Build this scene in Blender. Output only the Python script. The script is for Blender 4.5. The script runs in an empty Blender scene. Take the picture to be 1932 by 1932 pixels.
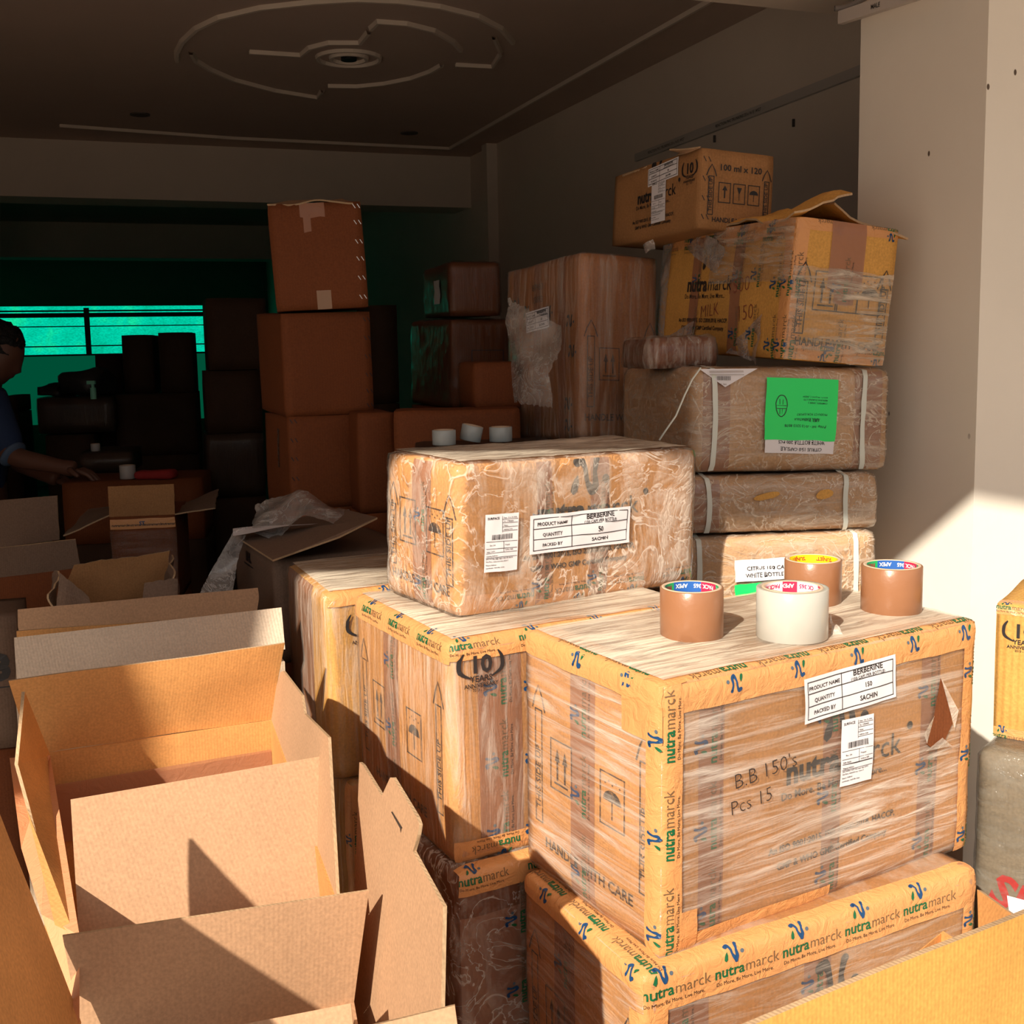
import bpy, bmesh, math, random
from mathutils import Vector, Matrix, noise
from mathutils.bvhtree import BVHTree
random.seed(7)
C = bpy.context.scene.collection
# ------------------------------------------------------------------ camera, world, sun, exposure
HC = 1.48                                   # camera height above the floor
F_PX, CY, PITCH, ROLL = 2150.0, 923.07, 0.124502, -0.02
cp, sp, cr, sr = math.cos(PITCH), math.sin(PITCH), math.cos(ROLL), math.sin(ROLL)
FW = Vector((0, cp, -sp)); U0 = Vector((0, sp, cp)); R0 = Vector((1, 0, 0))
RT = cr*R0 + sr*U0; UP = -sr*R0 + cr*U0
cam_d = bpy.data.cameras.new('camera'); cam = bpy.data.objects.new('camera', cam_d); C.objects.link(cam)
cam.matrix_world = Matrix((RT.to_tuple()+(0,), UP.to_tuple()+(0,), (-FW).to_tuple()+(0,), (0, 0, 0, 1))).transposed()
cam.location = (0, 0, HC)
cam_d.sensor_width = 36; cam_d.lens = F_PX/1932*36; cam_d.shift_y = (CY-966)/1932; cam_d.clip_start = .05; cam_d.clip_end = 200
bpy.context.scene.camera = cam
SUN_AZ, SUN_EL = math.radians(27.5), math.radians(33.5)
SUNDIR = Vector((math.sin(SUN_AZ)*math.cos(SUN_EL), math.cos(SUN_AZ)*math.cos(SUN_EL), -math.sin(SUN_EL)))   # the way light travels
sd = bpy.data.lights.new('sun', 'SUN'); sd.energy = 6.9; sd.angle = math.radians(.7); sd.color = (1, .88, .72)
so = bpy.data.objects.new('sun', sd); C.objects.link(so); so.rotation_euler = SUNDIR.to_track_quat('-Z', 'Y').to_euler(); so.location = (-3, -5, 6)
w = bpy.data.worlds.new('world'); bpy.context.scene.world = w; w.use_nodes = True
bgn = w.node_tree.nodes['Background']; wt_ = w.node_tree
_tc = wt_.nodes.new('ShaderNodeTexCoord'); _sx = wt_.nodes.new('ShaderNodeSeparateXYZ'); _rp = wt_.nodes.new('ShaderNodeValToRGB')   # hazy sky, brighter higher up
wt_.links.new(_tc.outputs['Generated'], _sx.inputs[0]); wt_.links.new(_sx.outputs['Z'], _rp.inputs[0]); wt_.links.new(_rp.outputs[0], bgn.inputs[0])
_e = _rp.color_ramp.elements; _e[0].position = .02; _e[0].color = (.15, .14, .135, 1); _e[1].position = .40; _e[1].color = (1.0, .975, .95, 1)
bgn.inputs[1].default_value = 1.0
vs = bpy.context.scene.view_settings
vs.view_transform = 'Standard'; vs.look = 'None'; vs.gamma = 1; vs.use_curve_mapping = False; vs.exposure = 0.10

S = .75                                      # scale of the fitted box coordinates
def ray(px, py): return RT*((px-966)/F_PX) - UP*((py-CY)/F_PX) + FW
def at(px, py, d):                           # point on the sight line of a pixel at distance d along +Y
    q = ray(px, py); q = q*(d/q.y); return Vector((q.x, q.y, q.z+HC))
def atz(px, py, z):                          # point on the sight line at world height z
    q = ray(px, py); q = q*((z-HC)/q.z); return Vector((q.x, q.y, q.z+HC))
def onplane(px, py, p0, n):
    q = ray(px, py); o = Vector((0, 0, HC)); return o + q*((p0-o).dot(n)/q.dot(n))

# ------------------------------------------------------------------ materials
def new_mat(name):
    m = bpy.data.materials.new(name); m.use_nodes = True; nt = m.node_tree; nt.nodes.clear()
    out = nt.nodes.new('ShaderNodeOutputMaterial'); return m, nt, out
def N(nt, t, **kw):
    n = nt.nodes.new(t)
    for k, v in kw.items():
        if k in n.inputs: n.inputs[k].default_value = v
        else: setattr(n, k, v)
    return n
def noise_n(nt, vec, scale, detail=3, rough=.5, dist=0):
    n = N(nt, 'ShaderNodeTexNoise'); n.inputs['Scale'].default_value = scale; n.inputs['Detail'].default_value = detail
    n.inputs['Roughness'].default_value = rough; n.inputs['Distortion'].default_value = dist
    nt.links.new(vec, n.inputs['Vector']); return n
def mapped(nt, sc, rot=(0, 0, 0)):
    tc = N(nt, 'ShaderNodeTexCoord'); mp = N(nt, 'ShaderNodeMapping'); mp.inputs['Scale'].default_value = sc; mp.inputs['Rotation'].default_value = rot
    nt.links.new(tc.outputs['Object'], mp.inputs['Vector']); return mp.outputs['Vector']
def ramp(nt, src, stops):
    r = N(nt, 'ShaderNodeValToRGB'); cr_ = r.color_ramp
    while len(cr_.elements) < len(stops): cr_.elements.new(.5)
    for e, (p, c) in zip(cr_.elements, stops):
        e.position = p; e.color = (c, c, c, 1) if isinstance(c, (int, float)) else tuple(c)+(1,)
    nt.links.new(src, r.inputs[0]); return r.outputs[0]
def srgb(r, g, b):
    f = lambda c: (c/255/12.92) if c/255 <= .04045 else ((c/255+.055)/1.055)**2.4
    return (f(r), f(g), f(b))
MC = {}
def plain(name, col, rough=.6, metal=0, bump=0, bscale=60, spec=.5):
    if name in MC: return MC[name]
    m, nt, out = new_mat(name); b = N(nt, 'ShaderNodeBsdfPrincipled', **{'Base Color': tuple(col)+(1,), 'Roughness': rough, 'Metallic': metal})
    b.inputs['Specular IOR Level'].default_value = spec
    if bump:
        n = noise_n(nt, mapped(nt, (1, 1, 1)), bscale, 4); bm_ = N(nt, 'ShaderNodeBump', Strength=bump); bm_.inputs['Distance'].default_value = .01
        nt.links.new(n.outputs[0], bm_.inputs['Height']); nt.links.new(bm_.outputs[0], b.inputs['Normal'])
    nt.links.new(b.outputs[0], out.inputs[0]); MC[name] = m; return m
def cardboard(name, col, flute=(150, 150, 0), depth=.09, rough=.75, var=.18):
    """kraft board: fine flute lines, mottled fibres, a few darker scuffs"""
    if name in MC: return MC[name]
    m, nt, out = new_mat(name); b = N(nt, 'ShaderNodeBsdfPrincipled', Roughness=rough); b.inputs['Specular IOR Level'].default_value = .25
    v = mapped(nt, (1, 1, 1))
    big = noise_n(nt, v, 5, 4, .6); fine = noise_n(nt, v, 260, 2)
    dot = N(nt, 'ShaderNodeVectorMath', operation='DOT_PRODUCT'); dot.inputs[1].default_value = tuple(f*6.283 for f in flute); nt.links.new(v, dot.inputs[0])
    sn = N(nt, 'ShaderNodeMath', operation='SINE'); nt.links.new(dot.outputs['Value'], sn.inputs[0])
    f1 = ramp(nt, big.outputs[0], [(.3, tuple(c*(1-var) for c in col)), (.7, tuple(min(1, c*(1+var*.6)) for c in col))])
    f2 = ramp(nt, fine.outputs[0], [(.3, .86), (.7, 1.08)])
    mx = N(nt, 'ShaderNodeMix', data_type='RGBA', blend_type='MULTIPLY'); mx.inputs[0].default_value = 1
    nt.links.new(f1, mx.inputs[6]); nt.links.new(f2, mx.inputs[7])
    st = ramp(nt, sn.outputs[0], [(0, .975), (1, 1.0)]); mx2 = N(nt, 'ShaderNodeMix', data_type='RGBA', blend_type='MULTIPLY'); mx2.inputs[0].default_value = 1
    nt.links.new(mx.outputs[2], mx2.inputs[6]); nt.links.new(st, mx2.inputs[7]); nt.links.new(mx2.outputs[2], b.inputs['Base Color'])
    ad = N(nt, 'ShaderNodeMath', operation='MULTIPLY_ADD'); ad.inputs[1].default_value = .16; nt.links.new(sn.outputs[0], ad.inputs[0])
    wr = noise_n(nt, v, 14, 5, .65, .4); nt.links.new(wr.outputs[0], ad.inputs[2])
    bp = N(nt, 'ShaderNodeBump', Strength=depth); bp.inputs['Distance'].default_value = .004
    nt.links.new(ad.outputs[0], bp.inputs['Height']); nt.links.new(bp.outputs[0], b.inputs['Normal'])
    nt.links.new(b.outputs[0], out.inputs[0]); MC[name] = m; return m
def film(name, sc, rot=(0, 0, 0), lo=.12, hi=.62, bump=.6, tint=(.93, .84, .74), crinkle=0, sheer=1.0, edge=(.45, .72)):
    """stretch film: see-through, with milky stretched streaks and glossy wrinkles"""
    if name in MC: return MC[name]
    m, nt, out = new_mat(name)
    v = mapped(nt, sc, rot); v1 = mapped(nt, (1, 1, 1))
    n1 = noise_n(nt, v, 1.0, 5, .7, 1.2); n2 = noise_n(nt, v1, 4, 3)
    a = ramp(nt, n1.outputs[0], [(edge[0], lo), (edge[1], hi)])
    if crinkle:
        r1 = noise_n(nt, mapped(nt, (crinkle, crinkle, crinkle)), 1, 3, .55, 2.5)
        su = N(nt, 'ShaderNodeMath', operation='SUBTRACT'); su.inputs[1].default_value = .5; nt.links.new(r1.outputs[0], su.inputs[0])
        ab = N(nt, 'ShaderNodeMath', operation='ABSOLUTE'); nt.links.new(su.outputs[0], ab.inputs[0])
        rdg = ramp(nt, ab.outputs[0], [(0, hi), (.03, lo)])
        mxm = N(nt, 'ShaderNodeMath', operation='MAXIMUM'); nt.links.new(a, mxm.inputs[0]); nt.links.new(rdg, mxm.inputs[1]); a = mxm.outputs[0]; hgt = ab.outputs[0]
    else: hgt = n1.outputs[0]
    k = ramp(nt, n2.outputs[0], [(.3, .45), (.7, 1.15)])
    mu = N(nt, 'ShaderNodeMath', operation='MULTIPLY'); nt.links.new(a, mu.inputs[0]); nt.links.new(k, mu.inputs[1])
    mu2 = N(nt, 'ShaderNodeMath', operation='MULTIPLY'); nt.links.new(mu.outputs[0], mu2.inputs[0]); mu2.inputs[1].default_value = sheer; mu2.use_clamp = True
    bp = N(nt, 'ShaderNodeBump', Strength=bump); bp.inputs['Distance'].default_value = .006; nt.links.new(hgt, bp.inputs['Height'])
    d = N(nt, 'ShaderNodeBsdfPrincipled', **{'Base Color': tuple(tint)+(1,), 'Roughness': .22}); nt.links.new(bp.outputs[0], d.inputs['Normal'])
    t = N(nt, 'ShaderNodeBsdfTransparent'); g = N(nt, 'ShaderNodeBsdfGlossy', Roughness=.16); nt.links.new(bp.outputs[0], g.inputs['Normal'])
    lw = N(nt, 'ShaderNodeLayerWeight', Blend=.25); nt.links.new(bp.outputs[0], lw.inputs['Normal'])
    lm = N(nt, 'ShaderNodeMath', operation='MULTIPLY_ADD'); lm.inputs[1].default_value = .5; lm.inputs[2].default_value = .03; nt.links.new(lw.outputs['Fresnel'], lm.inputs[0])
    m1 = N(nt, 'ShaderNodeMixShader'); nt.links.new(lm.outputs[0], m1.inputs[0]); nt.links.new(t.outputs[0], m1.inputs[1]); nt.links.new(g.outputs[0], m1.inputs[2])
    m2 = N(nt, 'ShaderNodeMixShader'); nt.links.new(mu2.outputs[0], m2.inputs[0]); nt.links.new(m1.outputs[0], m2.inputs[1]); nt.links.new(d.outputs[0], m2.inputs[2])
    nt.links.new(m2.outputs[0], out.inputs[0]); MC[name] = m; return m
def ink(name, col, worn=.0):
    if name in MC: return MC[name]
    m, nt, out = new_mat(name); b = N(nt, 'ShaderNodeBsdfPrincipled', **{'Base Color': tuple(col)+(1,), 'Roughness': .5})
    if worn:
        n = noise_n(nt, mapped(nt, (1, 1, 1)), 90, 4, .7); a = ramp(nt, n.outputs[0], [(.5-.12*worn, 0), (.56, .92)]) if worn > .5 else ramp(nt, n.outputs[0], [(.32, .25), (.5, .9)])
        t = N(nt, 'ShaderNodeBsdfTransparent'); mx = N(nt, 'ShaderNodeMixShader'); nt.links.new(a, mx.inputs[0]); nt.links.new(t.outputs[0], mx.inputs[1]); nt.links.new(b.outputs[0], mx.inputs[2]); nt.links.new(mx.outputs[0], out.inputs[0])
    else: nt.links.new(b.outputs[0], out.inputs[0])
    MC[name] = m; return m
def tape_mat(name, col, alpha=.8, rough=.25, bump=.35):
    if name in MC: return MC[name]
    m, nt, out = new_mat(name); b = N(nt, 'ShaderNodeBsdfPrincipled', **{'Base Color': tuple(col)+(1,), 'Roughness': rough})
    n = noise_n(nt, mapped(nt, (1, 1, 1)), 38, 4, .6, 1.5); bp = N(nt, 'ShaderNodeBump', Strength=bump); bp.inputs['Distance'].default_value = .006
    nt.links.new(n.outputs[0], bp.inputs['Height']); nt.links.new(bp.outputs[0], b.inputs['Normal'])
    t = N(nt, 'ShaderNodeBsdfTransparent'); mx = N(nt, 'ShaderNodeMixShader'); mx.inputs[0].default_value = alpha
    nt.links.new(t.outputs[0], mx.inputs[1]); nt.links.new(b.outputs[0], mx.inputs[2]); nt.links.new(mx.outputs[0], out.inputs[0]); MC[name] = m; return m
def wallmat(name, col, specks=0, var=.08):
    m, nt, out = new_mat(name); b = N(nt, 'ShaderNodeBsdfPrincipled', Roughness=.85); b.inputs['Specular IOR Level'].default_value = .2
    v = mapped(nt, (1, 1, 1)); n = noise_n(nt, v, 1.6, 5, .6)
    c = ramp(nt, n.outputs[0], [(.3, tuple(x*(1-var) for x in col)), (.7, col)])
    if specks:
        vo = N(nt, 'ShaderNodeTexVoronoi', Scale=16.0); vv = mapped(nt, (1, 1, .6)); nt.links.new(vv, vo.inputs['Vector'])
        sp_ = ramp(nt, vo.outputs['Distance'], [(.045, 1), (.06, 0)]); gate = noise_n(nt, v, 2.3, 2); gg = ramp(nt, gate.outputs[0], [(.47, 0), (.52, 1)])
        mm = N(nt, 'ShaderNodeMath', operation='MULTIPLY'); nt.links.new(sp_, mm.inputs[0]); nt.links.new(gg, mm.inputs[1])
        mx = N(nt, 'ShaderNodeMix', data_type='RGBA'); nt.links.new(mm.outputs[0], mx.inputs[0]); nt.links.new(c, mx.inputs[6]); mx.inputs[7].default_value = (.12, .09, .07, 1); c = mx.outputs[2]
    nt.links.new(c, b.inputs['Base Color']); fb = noise_n(nt, v, 45, 3); bp = N(nt, 'ShaderNodeBump', Strength=.12); bp.inputs['Distance'].default_value = .004
    nt.links.new(fb.outputs[0], bp.inputs['Height']); nt.links.new(bp.outputs[0], b.inputs['Normal']); nt.links.new(b.outputs[0], out.inputs[0]); return m

K_ORANGE = (.64, .31, .105); K_TAN = (.48, .29, .17); K_GREY = (.56, .44, .32); K_DEEP = (.19, .055, .017); K_YEL = (.68, .36, .09)  # K_DEEP: kraft darkened, the dimness of the interior put into its colour
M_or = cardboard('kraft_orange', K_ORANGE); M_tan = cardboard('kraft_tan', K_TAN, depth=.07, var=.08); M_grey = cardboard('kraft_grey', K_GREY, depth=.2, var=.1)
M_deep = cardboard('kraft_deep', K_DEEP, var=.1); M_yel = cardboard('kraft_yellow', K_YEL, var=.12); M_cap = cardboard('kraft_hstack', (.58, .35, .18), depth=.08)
M_gdim = cardboard('kraft_grey_dim', (.21, .135, .095), depth=.1, var=.1); M_mid = cardboard('kraft_mid', (.40, .20, .08), depth=.15)  # M_gdim: shaded copy of the grey kraft, shade put into the colour
M_edge = cardboard('kraft_cut_edge', (.50, .34, .20), (150, 150, 0), .2, var=.3)
M_blk = ink('ink_black', (.035, .025, .025), .4); M_blkc = ink('ink_black_clean', (.02, .018, .02)); M_faint = ink('ink_faint', (.10, .06, .045), .4)
M_blue = ink('ink_blue', (.008, .06, .17)); M_green = ink('ink_green', (.005, .12, .045)); M_dot = ink('ink_greyblue', (.09, .13, .17)); M_red = ink('ink_red', (.42, .02, .02))
M_pen = ink('ink_marker', (.25, .06, .04)); M_thin = ink('ink_thin', (.16, .10, .05))
M_tape = tape_mat('printed_tape', (.74, .35, .13), .9, .3, .6); M_brown = tape_mat('brown_tape', (.42, .19, .11), .72); M_paper = plain('label_paper', (.78, .76, .80), .6)
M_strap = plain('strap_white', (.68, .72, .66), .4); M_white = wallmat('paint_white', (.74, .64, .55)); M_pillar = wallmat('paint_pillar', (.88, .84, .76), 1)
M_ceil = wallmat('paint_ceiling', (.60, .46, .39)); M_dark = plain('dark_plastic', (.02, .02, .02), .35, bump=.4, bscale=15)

# ------------------------------------------------------------------ mesh helpers
def mesh_obj(name, verts, faces, mats, parent=None, midx=None, smooth=False):
    me = bpy.data.meshes.new(name); me.from_pydata([tuple(v) for v in verts], [], faces); me.update()
    for m in (mats if isinstance(mats, (list, tuple)) else [mats]): me.materials.append(m)
    if midx: me.polygons.foreach_set('material_index', midx)
    if smooth: me.polygons.foreach_set('use_smooth', [True]*len(me.polygons))
    o = bpy.data.objects.new(name, me); C.objects.link(o)
    if parent: o.parent = parent
    return o
def tag(o, label=None, cat=None, group=None, kind=None):
    if label: o['label'] = label
    if cat: o['category'] = cat
    if group: o['group'] = group
    if kind: o['kind'] = kind
    return o
def thing(name, label, cat, loc=(0, 0, 0), group=None):
    o = bpy.data.objects.new(name, None); C.objects.link(o); o.location = loc; o.empty_display_size = .05
    return tag(o, label, cat, group)
TXT = {}
def text_mesh(s, bold=0.0):
    """2-D glyph mesh of unit size: (verts, faces, width)"""
    if (s, bold) in TXT: return TXT[(s, bold)]
    cu = bpy.data.curves.new('txt', 'FONT'); cu.body = s; cu.size = 1; cu.resolution_u = 2; cu.offset = bold
    o = bpy.data.objects.new('txt', cu); C.objects.link(o); dg = bpy.context.evaluated_depsgraph_get(); ev = o.evaluated_get(dg); me = ev.to_mesh()
    vs_ = [(v.co.x, v.co.y) for v in me.vertices]; fs = [tuple(p.vertices) for p in me.polygons]
    ev.to_mesh_clear(); bpy.data.objects.remove(o); bpy.data.curves.remove(cu)
    w_ = max([v[0] for v in vs_] or [0]); TXT[(s, bold)] = (vs_, fs, w_); return TXT[(s, bold)]
class Ink:
    """collects flat print in (x, y) metres, then wraps it on a surface"""
    def __init__(s): s.v = []; s.f = []; s.m = []
    def add(s, vs_, fs, mi):
        k = len(s.v); s.v += vs_; s.f += [tuple(i+k for i in f) for f in fs]; s.m += [mi]*len(fs)
    def text(s, t, x, y, size, mi=0, bold=0.0, rot=0, align='l', sx=1.0):
        vs_, fs, w_ = text_mesh(t, bold); off = {'l': 0, 'c': -w_/2, 'r': -w_}[align]; c_, s_ = math.cos(rot), math.sin(rot)
        s.add([(x+((a+off)*sx*c_-b*s_)*size, y+((a+off)*sx*s_+b*c_)*size) for a, b in vs_], fs, mi)
    def rect(s, x0, y0, x1, y1, mi=0, n=1):
        vs_ = []; fs = []
        for i in range(n+1):
            t = i/n
            if abs(x1-x0) > abs(y1-y0): vs_ += [(x0+(x1-x0)*t, y0), (x0+(x1-x0)*t, y1)]
            else: vs_ += [(x0, y0+(y1-y0)*t), (x1, y0+(y1-y0)*t)]
        for i in range(n): fs.append((2*i, 2*i+1, 2*i+3, 2*i+2))
        s.add(vs_, fs, mi)
    def frame(s, x0, y0, x1, y1, t, mi=0):
        s.rect(x0, y0, x1, y0+t, mi, 6); s.rect(x0, y1-t, x1, y1, mi, 6); s.rect(x0, y0, x0+t, y1, mi, 6); s.rect(x1-t, y0, x1, y1, mi, 6)
    def stroke(s, pts, ws, mi, n=6):
        P = []; W = []
        for i in range(len(pts)-1):                                  # Catmull-Rom
            p0 = pts[max(i-1, 0)]; p1 = pts[i]; p2 = pts[i+1]; p3 = pts[min(i+2, len(pts)-1)]
            for k in range(n):
                t = k/n; P.append(tuple(.5*(2*p1[j]+(p2[j]-p0[j])*t+(2*p0[j]-5*p1[j]+4*p2[j]-p3[j])*t*t+(3*p1[j]-p0[j]-3*p2[j]+p3[j])*t**3) for j in (0, 1))); W.append(ws[i]+(ws[i+1]-ws[i])*t)
        P.append(pts[-1]); W.append(ws[-1]); vs_ = []
        for i, p in enumerate(P):
            a = P[max(i-1, 0)]; b = P[min(i+1, len(P)-1)]; dx, dy = b[0]-a[0], b[1]-a[1]; l = math.hypot(dx, dy) or 1
            vs_ += [(p[0]-dy/l*W[i]/2, p[1]+dx/l*W[i]/2), (p[0]+dy/l*W[i]/2, p[1]-dx/l*W[i]/2)]
        s.add(vs_, [(2*i, 2*i+1, 2*i+3, 2*i+2) for i in range(len(P)-1)], mi)
    def disc(s, x, y, r, mi, n=14): s.add([(x+r*math.cos(6.2832*i/n), y+r*math.sin(6.2832*i/n)) for i in range(n)], [tuple(range(n))], mi)
    def poly(s, pts, mi): s.add(list(pts), [tuple(range(len(pts)))], mi)
    def logo(s, x, y, k, b=1, g=2, d=3):
        """the wavy ribbon mark with a leaf and a dot, k = height"""
        q = lambda P: [(x+a*k, y+c*k) for a, c in P]
        s.stroke(q([(.12, .80), (.26, .86), (.36, .66), (.42, .34), (.56, .10), (.68, .22), (.66, .55), (.74, .86)]), [k*a for a in (.16, .22, .13, .12, .24, .2, .12, .17)], b)
        s.disc(x+.14*k, y+.81*k, .115*k, b); s.disc(x+.75*k, y+.86*k, .09*k, b); s.disc(x+1.0*k, y+.36*k, .11*k, d)
        s.poly(q([(.14, .5), (.17, .3), (.12, .1), (.0, .02), (-.08, .1), (-.04, .26), (.04, .4)]), g)
    def unit(s, x, y, k, mats=(1, 2, 3, 0, 4)):
        """logo over 'nutramarck' over the slogan; k = tape width"""
        b, g, d, blk, thin = mats
        s.logo(x+.30*k, y+.52*k, .42*k, b, g, d)
        _, _, wn = text_mesh('nutra', .02); sz = .35*k
        s.text('nutra', x, y+.24*k, sz, g, .02); s.text('marck', x+(wn+.05)*sz, y+.24*k, sz, thin, -.006)
        s.text('Do More, Be More, Live More.', x+.04*k, y+.08*k, .115*k, blk, .0)
PRM = [M_blkc, M_blue, M_green, M_dot, M_thin]
def rbox(w_, d_, h_, r, off=0, amp=0, seed=0, step=.02, bulge=0, fine=0):
    """rounded box surface, subdivided, softly uneven -> verts, faces"""
    n = [max(2, min(44, int(round(a/step)))) for a in (w_, d_, h_)]; idx = {}; V = []; Fc = []
    def vid(i, j, k):
        if (i, j, k) in idx: return idx[(i, j, k)]
        p = Vector((w_*(i/n[0]-.5), d_*(j/n[1]-.5), h_*k/n[2]))
        lo = Vector((-w_/2+r, -d_/2+r, r)); hi = Vector((w_/2-r, d_/2-r, h_-r))
        q = Vector([min(max(p[a], lo[a]), hi[a]) for a in range(3)]); nn = (p-q)
        nn = nn.normalized() if nn.length > 1e-6 else Vector((0, 0, 1))
        u = [2*i/n[0]-1, 2*j/n[1]-1, 2*k/n[2]-1]; mx = max(range(3), key=lambda a: abs(u[a])); o = [a for a in range(3) if a != mx]
        bl = bulge*(1-u[o[0]]**2)*(1-u[o[1]]**2) if mx != 2 else -bulge*.3*(1-u[0]**2)*(1-u[1]**2)
        e = amp*noise.noise(p*7+Vector((seed, 0, 0))) + fine*noise.noise(p*38+Vector((0, seed, 0)))
        q = q + nn*(r+off+bl+e); q.z = max(q.z, .0006)
        idx[(i, j, k)] = len(V); V.append(q); return idx[(i, j, k)]
    for a in range(3):
        b, c = (a+1) % 3, (a+2) % 3
        for side in (0, n[a]):
            for i in range(n[b]):
                for j in range(n[c]):
                    def g(x, y):
                        t = [0, 0, 0]; t[a] = side; t[b] = x; t[c] = y; return vid(*t)
                    f = (g(i, j), g(i+1, j), g(i+1, j+1), g(i, j+1)); Fc.append(f if side else f[::-1])
    return V, Fc
class Carton:
    """a closed box: fit = (X, Y, Z) of its top front corner in camera space, yaw, w, d, h, tilts"""
    def __init__(s, name, label, fit, mat, cat='cardboard box', group=None, r=.008, amp=.002, bulge=.002, film_mat=None, film_off=.0025, fine=.0016, h=None, seed=None, scale=S, step=.02, detail=True):
        X, Y, Z, a, w_, d_, h_, tx, ty = (list(fit)+[0, 0])[:9]; k = scale
        s.w, s.d, s.h = w_*k, d_*k, (h if h else h_*k)
        e1 = Vector((math.cos(a), math.sin(a), 0)); e2 = Vector((-math.sin(a), math.cos(a), 0)); z = Vector((0, 0, 1))
        E1 = (e1-z*ty).normalized(); E2 = (e2+z*tx).normalized(); E3 = E1.cross(E2).normalized(); E2 = E3.cross(E1)
        c = Vector((X*k, Y*k, Z*k+HC)); base = c + E1*s.w/2 + E2*s.d/2 - E3*s.h
        s.root = thing(name, label, cat, base, group); M = Matrix((E1, E2, E3)).transposed(); s.root.rotation_euler = M.to_euler(); s.M = M; s.base = base
        seed = seed if seed is not None else hash(label) % 97 if False else len(label)*1.37; s.seed = seed; s.r = r
        V, Fc = rbox(s.w, s.d, s.h, r, 0, amp, seed, step, bulge); s.V, s.F = V, Fc
        s.body = mesh_obj('box_body', V, Fc, mat, s.root, smooth=True)
        s.bvh = BVHTree.FromPolygons(V, Fc); s.off = .0008
        if film_mat:
            V2, F2 = rbox(s.w, s.d, s.h, r*1.1, film_off, amp, seed, step*.75, bulge+.001, fine)
            s.film = mesh_obj('stretch_film', V2, F2, film_mat, s.root, smooth=True); s.bvf = BVHTree.FromPolygons(V2, F2); s.foff = .001
        else: s.bvf = s.bvh
    def world(s, p): return s.M @ Vector(p) + s.base
    def edge(s, e):
        w2, d2, h = s.w/2, s.d/2, s.h
        return {'FT': ((-w2, -d2, h), (1, 0, 0), (0, 0, -1), (0, 1, 0)), 'LT': ((-w2, d2, h), (0, -1, 0), (0, 0, -1), (1, 0, 0)),
                'FL': ((-w2, -d2, 0), (0, 0, 1), (1, 0, 0), (0, 1, 0)), 'FR': ((w2, -d2, 0), (0, 0, 1), (0, 1, 0), (-1, 0, 0)),
                'FB': ((-w2, -d2, 0), (1, 0, 0), (0, 1, 0), (0, 0, 1)), 'LB': ((-w2, d2, 0), (0, -1, 0), (1, 0, 0), (0, 0, 1)),
                'F': ((-w2, -d2, 0), (1, 0, 0), (0, 0, -1), (0, 0, 1)), 'L': ((-w2, d2, 0), (0, -1, 0), (0, 0, -1), (0, 0, 1)),
                'R': ((w2, -d2, 0), (0, 1, 0), (0, 0, -1), (0, 0, 1)), 'T': ((-w2, -d2, h), (1, 0, 0), (0, -1, 0), (0, 1, 0))}[e]
    def put(s, e, x, y, over=True, lift=0.0, clampface=None):
        o, a, f1, f2 = [Vector(q) for q in s.edge(e)]
        p = o + a*x + (f2*y if y >= 0 else f1*(-y)); bv = s.bvf if over else s.bvh
        loc, nn, _, _ = bv.find_nearest(p)
        return loc + nn*((.0012 if over else .0007)+lift)
    def tape(s, e, x0, x1, y0, y1, mat=None, over=True, name='packing_tape', lift=0., wob=.0015, parent=None):
        nx = max(2, int(abs(x1-x0)/.012)); ny = max(2, int(abs(y1-y0)/.010)); V = []; Fc = []
        for i in range(nx+1):
            wv = wob*noise.noise(Vector((i*.3, y0*50, s.seed)))
            for j in range(ny+1):
                V.append(s.put(e, x0+(x1-x0)*i/nx, y0+wv+(y1-y0)*j/ny, over, lift))
        for i in range(nx):
            for j in range(ny): a = i*(ny+1)+j; Fc.append((a, a+ny+1, a+ny+2, a+1))
        return mesh_obj(name, V, Fc, mat or M_tape, parent or s.root, smooth=True)
    def print(s, e, ink_, over=True, mats=None, name='printed_text', lift=0.0006, parent=None, flip=False, org=(0, 0), rot=0.0):
        if not ink_.v: return
        c_, s_ = math.cos(rot), math.sin(rot); V = []
        for x, y in ink_.v:
            if flip: x, y = -x, -y
            V.append(s.put(e, org[0]+x*c_-y*s_, org[1]+x*s_+y*c_, over, lift))
        return mesh_obj(name, V, ink_.f, mats or PRM, parent or s.root, ink_.m)
    def printed_tape(s, e, x0, x1, y0, y1, pitch=.115, flip=False, k=.054, yo=None, over=True, phase=0, faint=False, mat=None, lift=0.0):
        t = s.tape(e, x0, x1, y0, y1, mat, over, lift=lift); I_ = Ink(); n = int(abs(x1-x0-phase)/pitch+.25)
        for i in range(n): I_.unit(i*pitch, 0, k)
        yc = (y0+y1)/2-k/2 if yo is None else yo
        if flip: org = (x1-phase, yc+k)
        else: org = (x0+phase, yc)
        s.print(e, I_, over, lift=lift+.0006, parent=t, flip=flip, org=org, name='tape_print'); return t
    def paper(s, e, x, y, w_, h_, rot=0.0, over=True, fill=None, name='label', mat=None, lift=.0008):
        c_, s_ = math.cos(rot), math.sin(rot); V = []; nx, ny = 14, 8
        P = lambda a, b, l: s.put(e, x+a*c_-b*s_, y+a*s_+b*c_, over, l)
        for i in range(nx+1):
            for j in range(ny+1): V.append(P(w_*i/nx, h_*j/ny, lift))
        Fc = [(i*(ny+1)+j, (i+1)*(ny+1)+j, (i+1)*(ny+1)+j+1, i*(ny+1)+j+1) for i in range(nx) for j in range(ny)]
        o = mesh_obj(name, V, Fc, mat or M_paper, s.root, smooth=True)
        if fill:
            I_ = Ink(); fill(I_, w_, h_)
            mesh_obj('label_print', [P(a, b, lift+.0006) for a, b in I_.v], I_.f, PRM, o, I_.m)
        return o
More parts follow.
